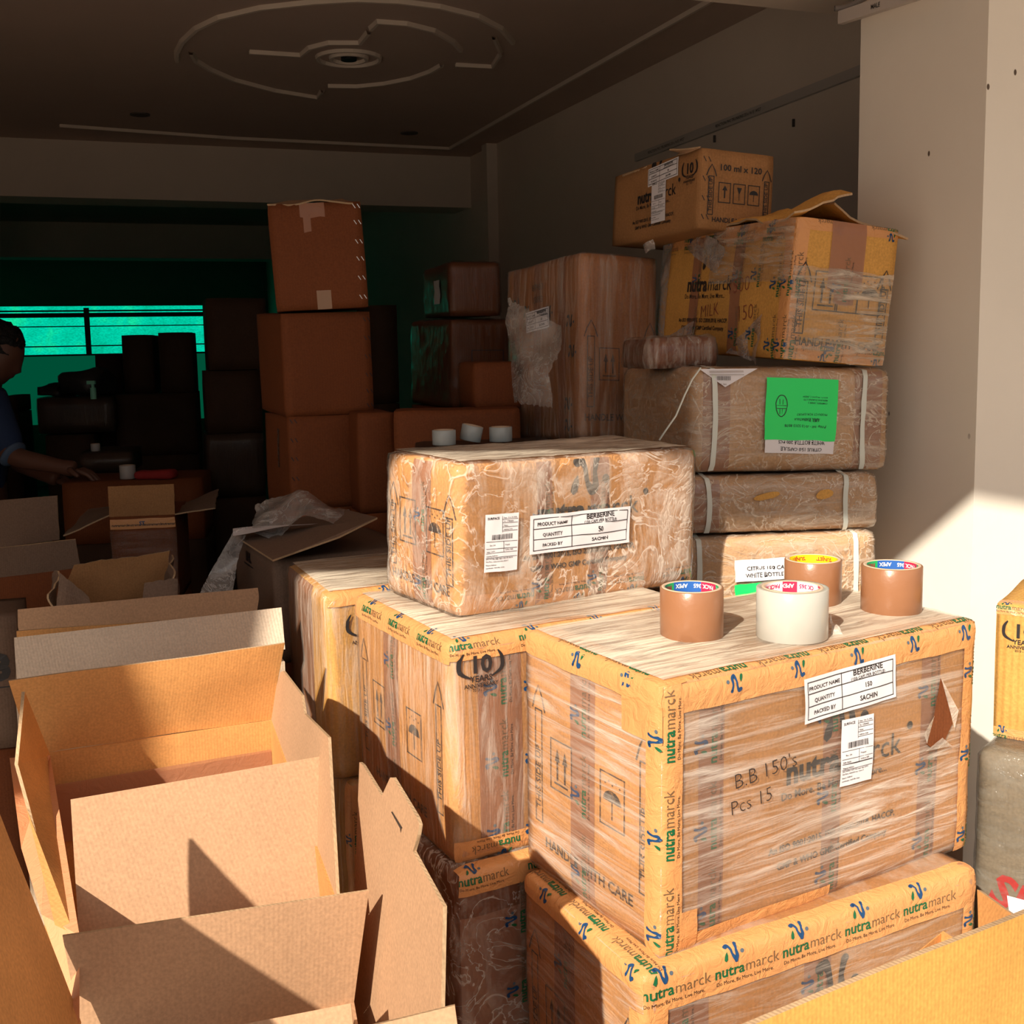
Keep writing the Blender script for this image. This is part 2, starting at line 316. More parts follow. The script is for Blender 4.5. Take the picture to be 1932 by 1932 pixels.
def bar(I_, x, y, w_, h_, seed=3):
    rnd = random.Random(seed); c_ = x
    while c_ < x+w_: t = rnd.choice((.006, .01, .014))*w_; I_.rect(c_, y, min(c_+t, x+w_), y+h_, 0); c_ += t+rnd.choice((.008, .012, .02))*w_
def product_label(qty):
    def f(I_, w_, h_):
        t = .0012; a = .03*w_; I_.frame(a, .08*h_, w_-a, .92*h_, t)
        for y in (.36, .64): I_.rect(a, y*h_, w_-a, y*h_+t, 0, 6)
        I_.rect(.40*w_, .08*h_, .40*w_+t, .92*h_, 0, 4)
        for s_, y in (('PRODUCT NAME', .72), ('QUANTITY', .44), ('PACKED BY', .17)): I_.text(s_, .215*w_, y*h_, .125*h_, 0, .015, align='c')
        I_.text('BERBERINE', .69*w_, .78*h_, .19*h_, 0, .02, align='c'); I_.text('(150 CAPS PER BOTTLE)', .69*w_, .67*h_, .10*h_, 0, .01, align='c')
        I_.text(qty, .69*w_, .44*h_, .15*h_, 0, .02, align='c'); I_.text('SACHIN', .69*w_, .17*h_, .15*h_, 0, .02, align='c')
    return f
def courier_label(I_, w_, h_):
    t = .0006
    for y in (.90, .84, .77, .70, .52, .40, .33, .25): I_.rect((.5 if y > .6 else .03)*w_, y*h_, .97*w_, y*h_+t, 0, 2)
    I_.rect(.5*w_, .68*h_, .5*w_+t, .96*h_, 0); I_.rect(.55*w_, .33*h_, .55*w_+t, .52*h_, 0)
    I_.text('SURFACE', .06*w_, .91*h_, .055*h_, 0, .02); bar(I_, .2*w_, .56*h_, .62*w_, .09*h_)
    for i, (x, y, s_) in enumerate([(.54, .92, 'Date : Oct 14, 2024'), (.54, .86, 'No : 57844400'), (.54, .79, 'Name :'), (.54, .72, 'Address, India'), (.14, .45, 'Box : 3/4'), (.6, .45, 'Prepaid'), (.6, .36, 'Surface, B2B'), (.05, .35, 'Seller details :'), (.05, .27, 'Shipping Address :'),
                                  (.05, .225, 'plot number, main road, near city centre'), (.05, .18, 'first floor, industrial area, phase 2'), (.05, .12, 'Return Address :'), (.05, .07, 'warehouse, road side, town')]):
        I_.text(s_, x*w_, y*h_, .032*h_, 0, .01)
def handling(I_, W, H, mi=0, words=True, three=False):
    """arrows, umbrella and caution marks of a carton's short side"""
    t = .0022
    def arrow(x, y0, y1, up=True):
        I_.frame(x-.010, y0, x+.010, y1-.035, t, mi); I_.stroke([(x-.017, y1-.037), (x, y1), (x+.017, y1-.037)], [t*1.3]*3, mi, 2)
        I_.text('THIS SIDE UP', x+.0045, y0+.10*(y1-y0), .0165, mi, .012, math.pi/2)
    arrow(.12*W, .22*H, .80*H); arrow(.90*W, .20*H, .80*H)
    def arrows(x, y):
        I_.frame(x, y, x+.055, y+.075, t, mi)
        for q in (.018, .037): I_.rect(x+q-.002, y+.015, x+q+.002, y+.045, mi); I_.poly([(x+q-.006, y+.043), (x+q+.006, y+.043), (x+q, y+.062)], mi)
        I_.rect(x+.01, y+.009, x+.045, y+.012, mi)
    def umb(x, y):
        I_.frame(x, y, x+.055, y+.075, t, mi)
        I_.poly([(x+.0275+.02*math.cos(a*math.pi/8), y+.036+.016*math.sin(a*math.pi/8)) for a in range(9)], mi); I_.rect(x+.0265, y+.012, x+.0285, y+.038, mi)
        for a in range(5): I_.disc(x+.012+a*.008, y+.06+.004*(a % 2), .0015, mi, 6)
    if three:
        arrows(.22*W, .42*H); I_.frame(.43*W, .42*H, .43*W+.05, .42*H+.075, t, mi); I_.poly([(.43*W+.015, .42*H+.06), (.43*W+.035, .42*H+.06), (.43*W+.027, .42*H+.038), (.43*W+.023, .42*H+.038)], mi); I_.rect(.43*W+.024, .42*H+.015, .43*W+.026, .42*H+.04, mi); umb(.64*W, .42*H)
    else: arrows(.22*W, .40*H); umb(.60*W, .38*H)
    I_.text('HANDLE WITH CARE', .5*W, .13*H, .022, mi, .02, align='c', sx=1.0 if W > .27 else .9)
def brand(I_, W, H, k=1.0, cx=.5, vy=(.64, .52, .46, .26, .19)):
    """big logo, name, certificate lines of a carton's long side"""
    I_.logo(cx*W-.03*k, vy[0]*H, .12*k, 0, 0, 0); _, _, wn = text_mesh('nutra', .035); sz = .078*k; x0 = cx*W-.155*k
    I_.text('nutra', x0, vy[1]*H, sz, 0, .035); I_.text('marck', x0+(wn+.06)*sz, vy[1]*H, sz, 0, .0); I_.disc(x0+.40*k, vy[1]*H+.062*k, .010*k, 0, 10)
    I_.text('Do More, Be More, Live More...', cx*W, vy[2]*H, .026*k, 0, .005, align='c')
    I_.text('An ISO 9001:2015, ISO 22000:2018, HACCP,', cx*W, vy[3]*H, .022*k, 0, .02, align='c'); I_.text('GMP & WHO GMP Certified Company', cx*W, vy[4]*H, .022*k, 0, .02, align='c')
def anniv(I_, x, y, k, mi=0):
    I_.text('10', x, y+.42*k, .55*k, mi, .03, align='c'); I_.text('YEARS', x, y+.22*k, .19*k, mi, .02, align='c'); I_.text('ANNIVERSARY', x, y+.09*k, .13*k, mi, .02, align='c'); I_.text('2013 - 2023', x, y, .09*k, mi, .01, align='c')
    for sg in (-1, 1): I_.stroke([(x+sg*.25*k, y+.30*k), (x+sg*.50*k, y+.45*k), (x+sg*.52*k, y+.70*k), (x+sg*.42*k, y+.88*k)], [.03*k, .09*k, .09*k, .03*k], mi)
def hang(P4, nx, ny, name, mat, parent, wob=.006, freq=9, thick=0.0, seed=0, edge=None, rag=0.0, origin=None, curl=0.0):
    """a sheet through four corners (a,b along the first side; d,c along the far side), gently uneven"""
    a, b, c, d = [Vector(p) for p in P4]; o = origin or (parent.location if parent else Vector((0, 0, 0))); nrm = (b-a).cross(d-a).normalized(); V = []
    for i in range(nx+1):
        for j in range(ny+1):
            u, v = i/nx, j/ny
            if rag and j in (0, ny): v += rag*noise.noise(Vector((i*1.7, j, seed)))
            if rag and i in (0, nx): u += rag*noise.noise(Vector((i, j*1.7, seed+4)))
            p = (a*(1-u)+b*u)*(1-v)+(d*(1-u)+c*u)*v
            p = p + nrm*(wob*noise.noise(p*freq+Vector((seed, seed, 0)))+curl*math.sin(math.pi*u)*v); V.append(p)
    n = len(V); Fc = [(i*(ny+1)+j, (i+1)*(ny+1)+j, (i+1)*(ny+1)+j+1, i*(ny+1)+j+1) for i in range(nx) for j in range(ny)]; mi = [0]*len(Fc)
    if thick:
        V += [p-nrm*thick for p in V]; Fc += [tuple(x+n for x in reversed(f)) for f in Fc[:]]; mi += [0]*(nx*ny)
        rim = [i*(ny+1) for i in range(nx+1)]+[nx*(ny+1)+j for j in range(1, ny+1)]+[i*(ny+1)+ny for i in range(nx-1, -1, -1)]+[j for j in range(ny-1, -1, -1)]
        for q in range(len(rim)-1): Fc.append((rim[q], rim[q+1], rim[q+1]+n, rim[q]+n)); mi.append(1)
    iv = Matrix.Identity(3)
    V = [p-o for p in V]
    return mesh_obj(name, V, Fc, [mat, edge or M_edge], parent, mi, smooth=not thick)
def plate(pts, thick, name, mat, parent, n):
    """a flat die-cut board with the outline pts (coplanar), thickness along -n"""
    o = parent.location if parent else Vector((0, 0, 0)); k = len(pts); V = [Vector(p)-o for p in pts]; V += [p-n*thick for p in V]
    Fc = [tuple(range(k)), tuple(range(2*k-1, k-1, -1))]+[(i, (i+1) % k, (i+1) % k+k, i+k) for i in range(k)]
    return mesh_obj(name, V, Fc, [mat, M_edge], parent, [0, 0]+[1]*k)
def block(name, p, q, mat, parent=None):
    x0, y0, z0 = p; x1, y1, z1 = q
    V = [(x, y, z) for x in (x0, x1) for y in (y0, y1) for z in (z0, z1)]
    return mesh_obj(name, V, [(0, 1, 3, 2), (4, 6, 7, 5), (0, 4, 5, 1), (2, 3, 7, 6), (0, 2, 6, 4), (1, 5, 7, 3)], mat, parent)
def prism(name, foot, z0, z1, mat, parent=None):
    n = len(foot); V = [(x, y, z0) for x, y in foot]+[(x, y, z1) for x, y in foot]
    return mesh_obj(name, V, [tuple(range(n-1, -1, -1)), tuple(range(n, 2*n))]+[(i, (i+1) % n, (i+1) % n+n, i+n) for i in range(n)], mat, parent)

# ------------------------------------------------------------------ the room
ZC = HC+1.1
A1 = Vector((.929, .370, 0)).normalized(); A2 = Vector((-A1.y, A1.x, 0))      # across / into the room
corner = atz(887, 296, ZC); wallp = atz(1478, 0, ZC)                       # right wall runs through both
A2 = (corner-wallp); A2.z = 0; A2.normalize(); A1 = Vector((A2.y, -A2.x, 0))
def rp(o, a, b): q = o+A1*a+A2*b; return (q.x, q.y)
c0 = Vector((corner.x, corner.y, 0)); DL = 6.0
floorm, nt, out = new_mat('asphalt_floor'); bb = N(nt, 'ShaderNodeBsdfPrincipled', Roughness=.9); nn_ = noise_n(nt, mapped(nt, (1, 1, 1)), 90, 5, .8)
nt.links.new(ramp(nt, nn_.outputs[0], [(.35, .012), (.6, .05), (.72, .16)]), bb.inputs['Base Color']); nt.links.new(bb.outputs[0], out.inputs[0])
tag(prism('floor', [rp(c0, -4.3, 9), rp(c0, 1.2, 9), rp(c0, 1.2, -4.9), rp(c0, -4.3, -4.9)], -.1, 0, floorm), kind='structure')
ground = cardboard('outdoor_paving', (.42, .35, .28), (0, 0, 0), .3)
tag(prism('floor', [rp(c0, -14, -4.9), rp(c0, 14, -4.9), rp(c0, 14, -22), rp(c0, -14, -22)], -.1, 0, ground), kind='structure')
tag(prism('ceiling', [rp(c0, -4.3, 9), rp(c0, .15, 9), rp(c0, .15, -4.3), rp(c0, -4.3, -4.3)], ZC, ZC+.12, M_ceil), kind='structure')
PN = at(1857, 300, 2.16); PN.z = 0; PF = at(1620, 200, 2.5); PF.z = 0
dv = (PF-PN).normalized(); dv = A2; plen = (PF-PN).dot(A2)
tag(prism('wall_right', [rp(c0, 0, 9), rp(c0, .15, 9), rp(c0, .15, -4.9), rp(c0, 0, -4.9)], 0, ZC, M_white), kind='structure')
pn = Vector((PN.x, PN.y, 0))
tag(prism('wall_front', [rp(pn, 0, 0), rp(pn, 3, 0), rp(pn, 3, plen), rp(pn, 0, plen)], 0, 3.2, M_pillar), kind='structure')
tag(prism('wall_left', [rp(c0, -3.45, 9), rp(c0, -3.35, 9), rp(c0, -3.35, -4.3), rp(c0, -3.45, -4.3)], 0, ZC, M_white), kind='structure')
zb = at(890, 392, corner.y).z
tag(prism('trim_1', [rp(c0, -3.35, 0), rp(c0, 0, 0), rp(c0, 0, .3), rp(c0, -3.35, .3)], zb, ZC, M_white), kind='structure')       # first cross beam
tag(prism('trim_2', [rp(c0, -3.35, 3.9), rp(c0, 0, 3.9), rp(c0, 0, 4.2), rp(c0, -3.35, 4.2)], zb, ZC, M_white), kind='structure')
pp = Vector((at(926, 400, corner.y-.35).x, corner.y-.35, 0)); sdist = (pp-c0).dot(A2)
tag(prism('trim_3', [rp(c0, -.06, sdist-.08), rp(c0, .02, sdist-.08), rp(c0, .02, sdist), rp(c0, -.06, sdist)], 0, ZC, M_white), kind='structure')
tag(prism('trim_4', [rp(c0, -3.35, -.05), rp(c0, -2.80, -.05), rp(c0, -2.76, .3), rp(c0, -3.35, .3)], 0, ZC, M_white), kind='structure')
# lintel over the opening, and the canopy whose edge throws the long shadow line
tag(prism('trim_5', [rp(pn, -4.5, plen+.02), rp(pn, 3, plen+.02), rp(pn, 3, plen+.30), rp(pn, -4.5, plen+.30)], at(1590, 14, PF.y+.28).z, ZC+.1, M_white), kind='structure')
e0 = at(1828, 941, PN.y); e1_ = atz(579, 1086, HC-.434); ZS = 2.78
def to_slab(p): return p - SUNDIR*((ZS-p.z)/(-SUNDIR.z))
q0, q1 = to_slab(e0), to_slab(e1_); dd = (q1-q0); dd.z = 0; dd.normalize(); k0 = Vector((q0.x, q0.y, 0)); inn = Vector((dd.y, -dd.x, 0)); inn = inn if inn.dot(A2) > 0 else -inn
qa = k0-dd*5; qb = k0+dd*9; qc = k0+dd*9+inn*3.2; qd = k0-dd*5+inn*3.2
tag(prism('ceiling', [(qa.x, qa.y), (qb.x, qb.y), (qc.x, qc.y), (qd.x, qd.y)][::1], ZS, ZS+.14, M_ceil), kind='structure')
ks = math.cos(SUN_AZ), -math.sin(SUN_AZ); st_ = (-1.40-(k0.x*ks[0]+k0.y*ks[1]))/(dd.x*ks[0]+dd.y*ks[1]); sh = Vector((-SUNDIR.x, -SUNDIR.y, 0)).normalized()
j0 = k0+dd*st_; j1 = j0+sh*(.80/max(.1, -sh.dot(inn))); j2 = k0+dd*9+(j1-j0)
tag(prism('ceiling', [(j0.x, j0.y), (j1.x, j1.y), (j2.x, j2.y), (qb.x, qb.y)], ZS, ZS+.14, M_ceil), kind='structure')  # unseen canopy step, added to shade the open cartons at left
# back wall with a green netted window
bd = 7.6
def bw(a, z, off=0): q = rp(c0, a, bd+off); return Vector((q[0], q[1], z))
def wx(px, py): return onplane(px, py, bw(0, 0), A2)
w_r = (wx(385, 620)-c0).dot(A1); wt = wx(200, 577).z; wb = wx(200, 667).z
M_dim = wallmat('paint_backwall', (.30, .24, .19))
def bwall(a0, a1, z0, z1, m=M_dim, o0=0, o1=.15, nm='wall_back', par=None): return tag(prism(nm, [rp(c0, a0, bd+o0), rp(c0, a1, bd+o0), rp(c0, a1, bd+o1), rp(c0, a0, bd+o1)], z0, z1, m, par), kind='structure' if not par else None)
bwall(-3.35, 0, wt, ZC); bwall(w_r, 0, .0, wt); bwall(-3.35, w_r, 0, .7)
net, nt, out = new_mat('green_net'); v = mapped(nt, (1, 1, 1)); em = N(nt, 'ShaderNodeEmission'); a_ = noise_n(nt, v, 3, 4, .6); wv = noise_n(nt, mapped(nt, (40, 40, 90), (.5, 0, 0)), 1, 2)
cc = ramp(nt, a_.outputs[0], [(.3, (.0, .42, .24)), (.55, (.0, .58, .36)), (.75, (.01, .72, .30))]); nt.links.new(cc, em.inputs[0]); nt.links.new(ramp(nt, wv.outputs[0], [(.3, .75), (.7, 1.2)]), em.inputs[1]); nt.links.new(em.outputs[0], out.inputs[0])
glow_low, nt, out = new_mat('green_wall_glow'); em = N(nt, 'ShaderNodeEmission', Color=(.0, .075, .035, 1), Strength=.9); nt.links.new(em.outputs[0], out.inputs[0])  # weak emission stands in for green light on the wall below the window
wroot = bwall(-3.35, w_r, wb, wt, net, .06, .07, 'window_1')
bwall(-3.35, w_r, wb-.02, wb, M_dark, .0, .08, 'window_sill', wroot)
bwall(-3.35, w_r, .7, wb-.02, glow_low, .06, .07, 'wall_glow_low')  # wall area under the sill, given a glow of its own
for i, (yy, t) in enumerate(((586, .018), (594, .05), (615, .012), (652, .014))): z_ = wx(200, yy).z; bwall(-3.35, w_r, z_-t/2, z_+t/2, M_dark, .02, .05, 'window_bar', wroot)
xm = (wx(165, 620)-c0).dot(A1); bwall(xm-.03, xm+.03, wb, wt-.02, M_dark, .01, .05, 'window_mullion', wroot)
# ceiling relief, pixel traces thrown on the ceiling plane
def relief(name, tr, wd=.022, dp=.014, close=False):
    P = [atz(x/1.932, y/1.932, ZC) for x, y in tr]
    return ribbon(name, P, wd, dp)
def ribbon(name, P, wd, dp):
    V = []; Fc = []
    for i, p in enumerate(P):
        a = P[max(i-1, 0)]; b = P[min(i+1, len(P)-1)]; t = (b-a); t.z = 0; t.normalize(); s_ = Vector((-t.y, t.x, 0))
        for sg, z in ((1, ZC+.001), (.55, ZC-dp), (-.55, ZC-dp), (-1, ZC+.001)): q = p+s_*sg*wd/2; V.append((q.x, q.y, z))
    for i in range(len(P)-1):
        for j in range(3): a = i*4+j; Fc.append((a, a+1, a+5, a+4))
    return tag(mesh_obj(name, V, Fc, M_white), kind='structure')
relief('trim_6', [(645, 215), (645, 185), (665, 145), (715, 98), (800, 57), (950, 22), (1150, 0), (1300, -8), (1450, -2), (1600, 17), (1740, 52), (1825, 97), (1870, 150)])
relief('trim_7', [(695, 185), (712, 215), (765, 248), (850, 285), (1000, 325), (1155, 350), (1176, 325)])
relief('trim_8', [(1352, 98), (1378, 72), (1480, 80), (1580, 105), (1650, 145), (1680, 178)])
relief('trim_9', [(1195, 308), (1300, 310), (1400, 300), (1500, 280), (1570, 255), (1610, 232)])
relief('trim_10', [(908, 183), (1095, 195), (1130, 168), (1200, 150), (1312, 150), (1345, 110)])
relief('trim_11', [(1660, 230), (1795, 237), (1825, 190), (1800, 130)], .018)
relief('trim_12', [(217, 453), (850, 499), (1640, 537)], .02)
ribbon('trim_13', [atz(849, 278, ZC), atz(1000, 191, ZC), atz(1300, 20.5, ZC), atz(1400, -36, ZC)], .02, .014)
cm = atz(658, 108, ZC)
for nm, r_ in (('trim_14', .118), ('trim_15', .068)): ribbon(nm, [cm+Vector((r_*math.cos(a*.2618), r_*math.sin(a*.2618), 0)) for a in range(25)], .018, .012)
def disc_obj(name, c, r_, z0, z1, mat, n=24, parent=None):
    return prism(name, [(c[0]+r_*math.cos(6.2832*i/n), c[1]+r_*math.sin(6.2832*i/n)) for i in range(n)], z0, z1, mat, parent)
tag(disc_obj('ceiling_hook_cover', cm, .03, ZC-.012, ZC, M_dark), 'small dark round plate in the middle of the ceiling medallion', 'ceiling plate')
for (x, y), l in (((264, 215), 'small round recessed ceiling light left of the tall box stack'), ((772, 250), 'small round recessed ceiling light near the beam and right wall')):
    c_ = atz(x, y, ZC); tag(disc_obj('ceiling_light', c_, .045, ZC-.006, ZC, plain('light_trim', (.10, .08, .07), .5)), l, 'ceiling light', 'recessed ceiling lights')
# cable raceways on the wall and on the pillar
def onwall(px, py, off=0): return onplane(px, py, Vector((corner.x, corner.y, 0))-A1*off, A1)
def raceway(name, P, wd, label, txt=None, nrm=None):
    nrm = nrm or -A1; o = thing(name, label, 'cable raceway', P[0]); V = []
    for p in P:
        for z, q in ((0, 0), (wd, 0), (wd, .014), (0, .014)): V.append(p+Vector((0, 0, z))+nrm*q-P[0])
    Fc = [(0, 1, 2, 3)]+[(4*i+a, 4*i+(a+1) % 4, 4*i+4+(a+1) % 4, 4*i+4+a) for i in range(len(P)-1) for a in range(4)]
    mesh_obj('channel', V, Fc, plain('raceway', (.50, .46, .43), .5), o)
    if txt:
        I_ = Ink()
        for i, s_ in enumerate(txt): I_.text(s_, .12+i*.52, wd*.3, wd*.5, 0, .01)
        a = (P[-1]-P[0]).normalized(); L = (P[-1]-P[0]).length; b = Vector((0, 0, 1))
        mesh_obj('channel_print', [a*x+b*y+nrm*.0150 for x, y in I_.v if True], I_.f, [M_blkc], o)
    return o
raceway('cable_raceway', [onwall(1203, 305), onwall(1660, 131)], .03, 'thin white cable raceway running up the interior right wall above the boxes', ('REACTION PVC TRUNKING 25 x 16 IS 14927', 'REACTION PVC TRUNKING 25 x 16 IS 14927'))
raceway('cable_raceway', [at(1606, 48, PF.y)-A2*.0-A1*.02, at(1790, -6, PN.y+.05)-A1*.03], .026, 'white cable raceway at the top of the pillar side face', ('MALE',))
def pipe(name, P, r_, mat, label, cat):
    cu = bpy.data.curves.new(name, 'CURVE'); cu.dimensions = '3D'; cu.bevel_depth = r_; sp_ = cu.splines.new('POLY'); sp_.points.add(len(P)-1)
    for i, p in enumerate(P): sp_.points[i].co = (p[0], p[1], p[2], 1)
    o = bpy.data.objects.new(name, cu); C.objects.link(o); dg = bpy.context.evaluated_depsgraph_get(); me = bpy.data.meshes.new_from_object(o.evaluated_get(dg)); bpy.data.objects.remove(o)
    me.materials.clear(); me.materials.append(mat); o = bpy.data.objects.new(name, me); C.objects.link(o)
    if label: tag(o, label, cat)
    return o
pipe('cable', [at(1575, 16, PF.y-.01), at(1592, 15, PF.y-.01), at(1612, 7, PF.y-.02), at(1640, -8, PF.y-.04)], .006, plain('cable_grey', (.16, .14, .13), .5), 'short dark cable clipped under the lintel at top right', 'cable')
for x, y in ((1497, 232), (1348, 262)):
    c_ = onwall(x, y, .004); tag(block('wall_nail', (c_.x-.004, c_.y-.004, c_.z-.012), (c_.x+.004, c_.y+.004, c_.z+.012), plain('nail', (.05, .04, .04), .5)), 'small dark nail in the interior wall below the raceway'+(', the right one' if x > 1400 else ', just above the highest box'), 'nail')
# ------------------------------------------------------------------ cartons
F_HOR = film('film_horizontal', (3, 3, 52), (.06, -.1, 0), lo=.08, hi=.74, bump=.7, edge=(.46, .70))
F_DIAG = film('film_diagonal', (6, 6, 60), (.22, -.12, 0), lo=.06, hi=.60, bump=.55, crinkle=0)
F_VERT = film('film_vertical', (45, 45, 5), lo=.05, hi=.50, bump=.8)
F_CRK = film('film_crinkled', (14, 14, 7), lo=.06, hi=.66, bump=1.0, crinkle=11)
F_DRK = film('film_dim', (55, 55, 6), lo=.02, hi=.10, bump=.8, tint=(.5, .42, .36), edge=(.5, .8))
F_HST = film('film_stack', (7, 7, 42), (.1, .05, 0), lo=.10, hi=.78, bump=1.0, crinkle=12, tint=(.80, .68, .55))
F_LOOSE = film('film_loose', (12, 12, 12), lo=.32, hi=.75, bump=.8, crinkle=14, tint=(.62, .58, .55))
M_topfilm = film('film_top', (60, 60, 60), (0, 0, .45), lo=.3, hi=.7)
F_TOP = film('film_toplines', (5, 60, 6), (0, 0, .05), lo=.30, hi=.98, bump=.35, tint=(.98, .86, .70), edge=(.36, .58))
FA = (0.2376, 1.8, -0.5543, 0.5396, 0.7877, 0.4241, 0.4731, 0.0132, 0.0019)
FB = (0.1972, 1.7482, -1.0274, 0.4698, 0.7725, 0.4234, 0.4731, 0.0096, -0.01)
FC = (-0.1289, 2.1372, -0.5621, 0.4921, 0.60, 0.5148, 0.4535, 0, 0)
def top_film(c, mat=None, over=.0032):
    c.tape('T', .012, c.w-.012, .012, c.d-.012, mat or F_TOP, True, 'stretch_film', lift=.0016)
A = Carton('wrapped_carton', 'large stretch-wrapped carton with printed orange tape edges carrying the four tape rolls', FA, M_or, group=None, film_mat=F_HOR, r=.009)
for e, a, b in (('F', .10*A.w, .17*A.w), ('F', .47*A.w, .53*A.w), ('F', .80*A.w, .87*A.w), ('L', .38*A.d, .56*A.d)):
    t = A.tape(e, a, b, .0, A.h, M_brown, False); I_ = Ink()
    for i in range(3): I_.unit(i*.115, 0, .055)
    A.print(e, I_, False, parent=t, org=((a+b)/2+.022, .01), rot=math.pi/2, name='tape_print')
I_ = Ink(); brand(I_, A.w, A.h, .60, .51); A.print('F', I_, False)
I_ = Ink(); handling(I_, A.d, A.h); A.print('L', I_, False, mats=[M_blk]*5)
top_film(A)
A.printed_tape('FT', 0, A.w, -.038, .040, flip=True, pitch=.112, k=.056, yo=-.030)
A.printed_tape('LT', 0, A.d, -.030, .040, flip=True, pitch=.112, k=.056, yo=-.024, phase=.04)
A.printed_tape('FL', 0, A.h, -.030, .026, pitch=.128, k=.056, yo=-.030, lift=.0008)
A.printed_tape('FR', 0, A.h, -.01, .030, pitch=.128, k=.05, yo=-.018)
A.tape('FB', 0, A.w*.5, .0, .022); A.tape('LT', A.d-.075, A.d, -.075, .0, lift=.001)
A.tape('F', .0, .055, .0, .055, lift=.0012)
A.paper('F', .40*A.w, .742*A.h, .175, .062, .045, fill=product_label('150'), name='product_label', lift=.002)
A.paper('F', .515*A.w, .455*A.h, .062, .095, -.02, fill=courier_label, name='courier_label', lift=.0025)
I_ = Ink()
for s_, x, y, z in (("B.B 150's", .195, .56, .030), ('Pcs 15', .185, .465, .028)): I_ = Ink(); I_.text(s_, x*A.w, y*A.h, z, 0, -.018, .10); A.print('F', I_, mats=[M_blkc]*5, name='marker_writing')
# torn hole in the wrapping near the right side
V = [A.put('F', .86*A.w+x, .50*A.h+y, True, .0012) for x, y in ((0, .105), (.018, .07), (.030, .03), (.012, .004), (-.012, .0), (-.028, .012), (-.012, .05))]
tag(mesh_obj('torn_opening', V, [tuple(range(7))], M_deep, A.root), 'bare brown cardboard showing through torn film')
for (x0, y0, x1, y1, x2, y2) in ((.0, .105, .034, .022, .036, .050), (-.012, .05, -.028, .012, -.040, .03), (-.03, .0, .03, -.004, .0, .016)):
    V = [A.put('F', .86*A.w+x0, .50*A.h+y0, True, .002), A.put('F', .86*A.w+x1, .50*A.h+y1, True, .003), A.put('F', .86*A.w+x2, .50*A.h+y2, True, .007)]
    mesh_obj('film_tatter', V, [(0, 1, 2)], film('film_tatter', (40, 40, 40), lo=.4, hi=.85), A.root)
B = Carton('wrapped_carton', 'stretch-wrapped carton bordered with printed orange tape, directly below the one carrying tape rolls', FB, M_or, film_mat=F_DIAG, r=.012)
for e, a, b in (('F', .03*B.w, .17*B.w), ('F', .44*B.w, .52*B.w), ('L', .30*B.d, .48*B.d)):
    t = B.tape(e, a, b, 0, B.h, M_brown, False); I_ = Ink()
    for i in range(3): I_.unit(i*.115, 0, .055)
    B.print(e, I_, False, parent=t, org=((a+b)/2+.022, .01), rot=math.pi/2, name='tape_print')
I_ = Ink(); brand(I_, B.w, B.h, .60); B.print('F', I_, False)
I_ = Ink(); handling(I_, B.d, B.h); B.print('L', I_, False, mats=[M_blk]*5)
B.printed_tape('FT', -.002, B.w, -.052, .022, pitch=.108, k=.062, yo=-.048)
B.printed_tape('LT', 0, B.d, -.026, .040, flip=True, pitch=.112, k=.056, yo=-.020)
B.printed_tape('FL', 0, B.h-.05, -.034, .024, pitch=.128, k=.056, yo=-.030, lift=.0008)
B.printed_tape('FR', 0, B.h, -.01, .030, pitch=.128, k=.05, yo=-.018)
Cc = Carton('wrapped_carton', 'film-wrapped anniversary carton standing under the left end of the crinkly-wrapped carton', FC, M_or, film_mat=F_VERT, r=.014, bulge=.004)
for e, a, b in (('F', .10*Cc.w, .26*Cc.w), ('L', .36*Cc.d, .52*Cc.d)):
    t = Cc.tape(e, a, b, 0, Cc.h, M_brown, False); I_ = Ink()
    for i in range(3): I_.unit(i*.112, 0, .055)
    Cc.print(e, I_, False, parent=t, org=((a+b)/2+.024, .01), rot=math.pi/2, name='tape_print')
I_ = Ink(); anniv(I_, .050, .262, .066); Cc.print('F', I_, True)
I_ = Ink(); handling(I_, Cc.d, Cc.h); Cc.print('L', I_, False, mats=[M_blk]*5)
Cc.printed_tape('FT', .0, Cc.w, -.030, .030, pitch=.115, k=.05, yo=-.026)
Cc.printed_tape('LT', .0, Cc.d, -.034, .028, pitch=.115, k=.052, yo=-.030, phase=.05)
Cc.printed_tape('FB', .0, Cc.w*.5, -.004, .036, pitch=.115, k=.05, yo=-.012, flip=True)
I_ = Ink()
for i in range(3): I_.unit(i*.112, 0, .05)
Cc.print('F', I_, True, org=(.165, .01), rot=math.pi/2, name='tape_print')
top_film(Cc)
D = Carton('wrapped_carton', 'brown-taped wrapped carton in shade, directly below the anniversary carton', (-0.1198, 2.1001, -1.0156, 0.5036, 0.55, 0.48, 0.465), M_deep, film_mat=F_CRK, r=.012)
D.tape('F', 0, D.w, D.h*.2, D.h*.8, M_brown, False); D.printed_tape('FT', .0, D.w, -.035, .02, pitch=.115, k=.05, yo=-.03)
I_ = Ink()
for i in range(3): I_.unit(i*.112, 0, .05)
D.print('F', I_, True, org=(.12, .01), rot=math.pi/2, name='tape_print')
FE = (-0.453, 2.6705, -0.5788, 0.4063, 0.6392, 0.4241, 0.4711, 0.0107, -0.0107)
Ee = Carton('wrapped_carton', 'wrapped carton with a sunlit corner, left of and behind the anniversary carton', FE, M_yel, film_mat=F_VERT, r=.014, bulge=.004)
I_ = Ink(); anniv(I_, .075, .25, .070); Ee.print('F', I_, True); Ee.printed_tape('FT', 0, Ee.w, -.024, .03, pitch=.12, k=.05, yo=-.012, flip=True, phase=.1)
Ee.tape('L', .02, .22, 0, Ee.h, M_brown, False); top_film(Ee)
Ff = Carton('wrapped_carton', 'taped carton seen in the narrow gap right of the large open box', (-0.4082, 2.6578, -1.0497, 0.4063, 0.66, 0.42, 0.59), M_yel, film_mat=F_VERT, r=.012)
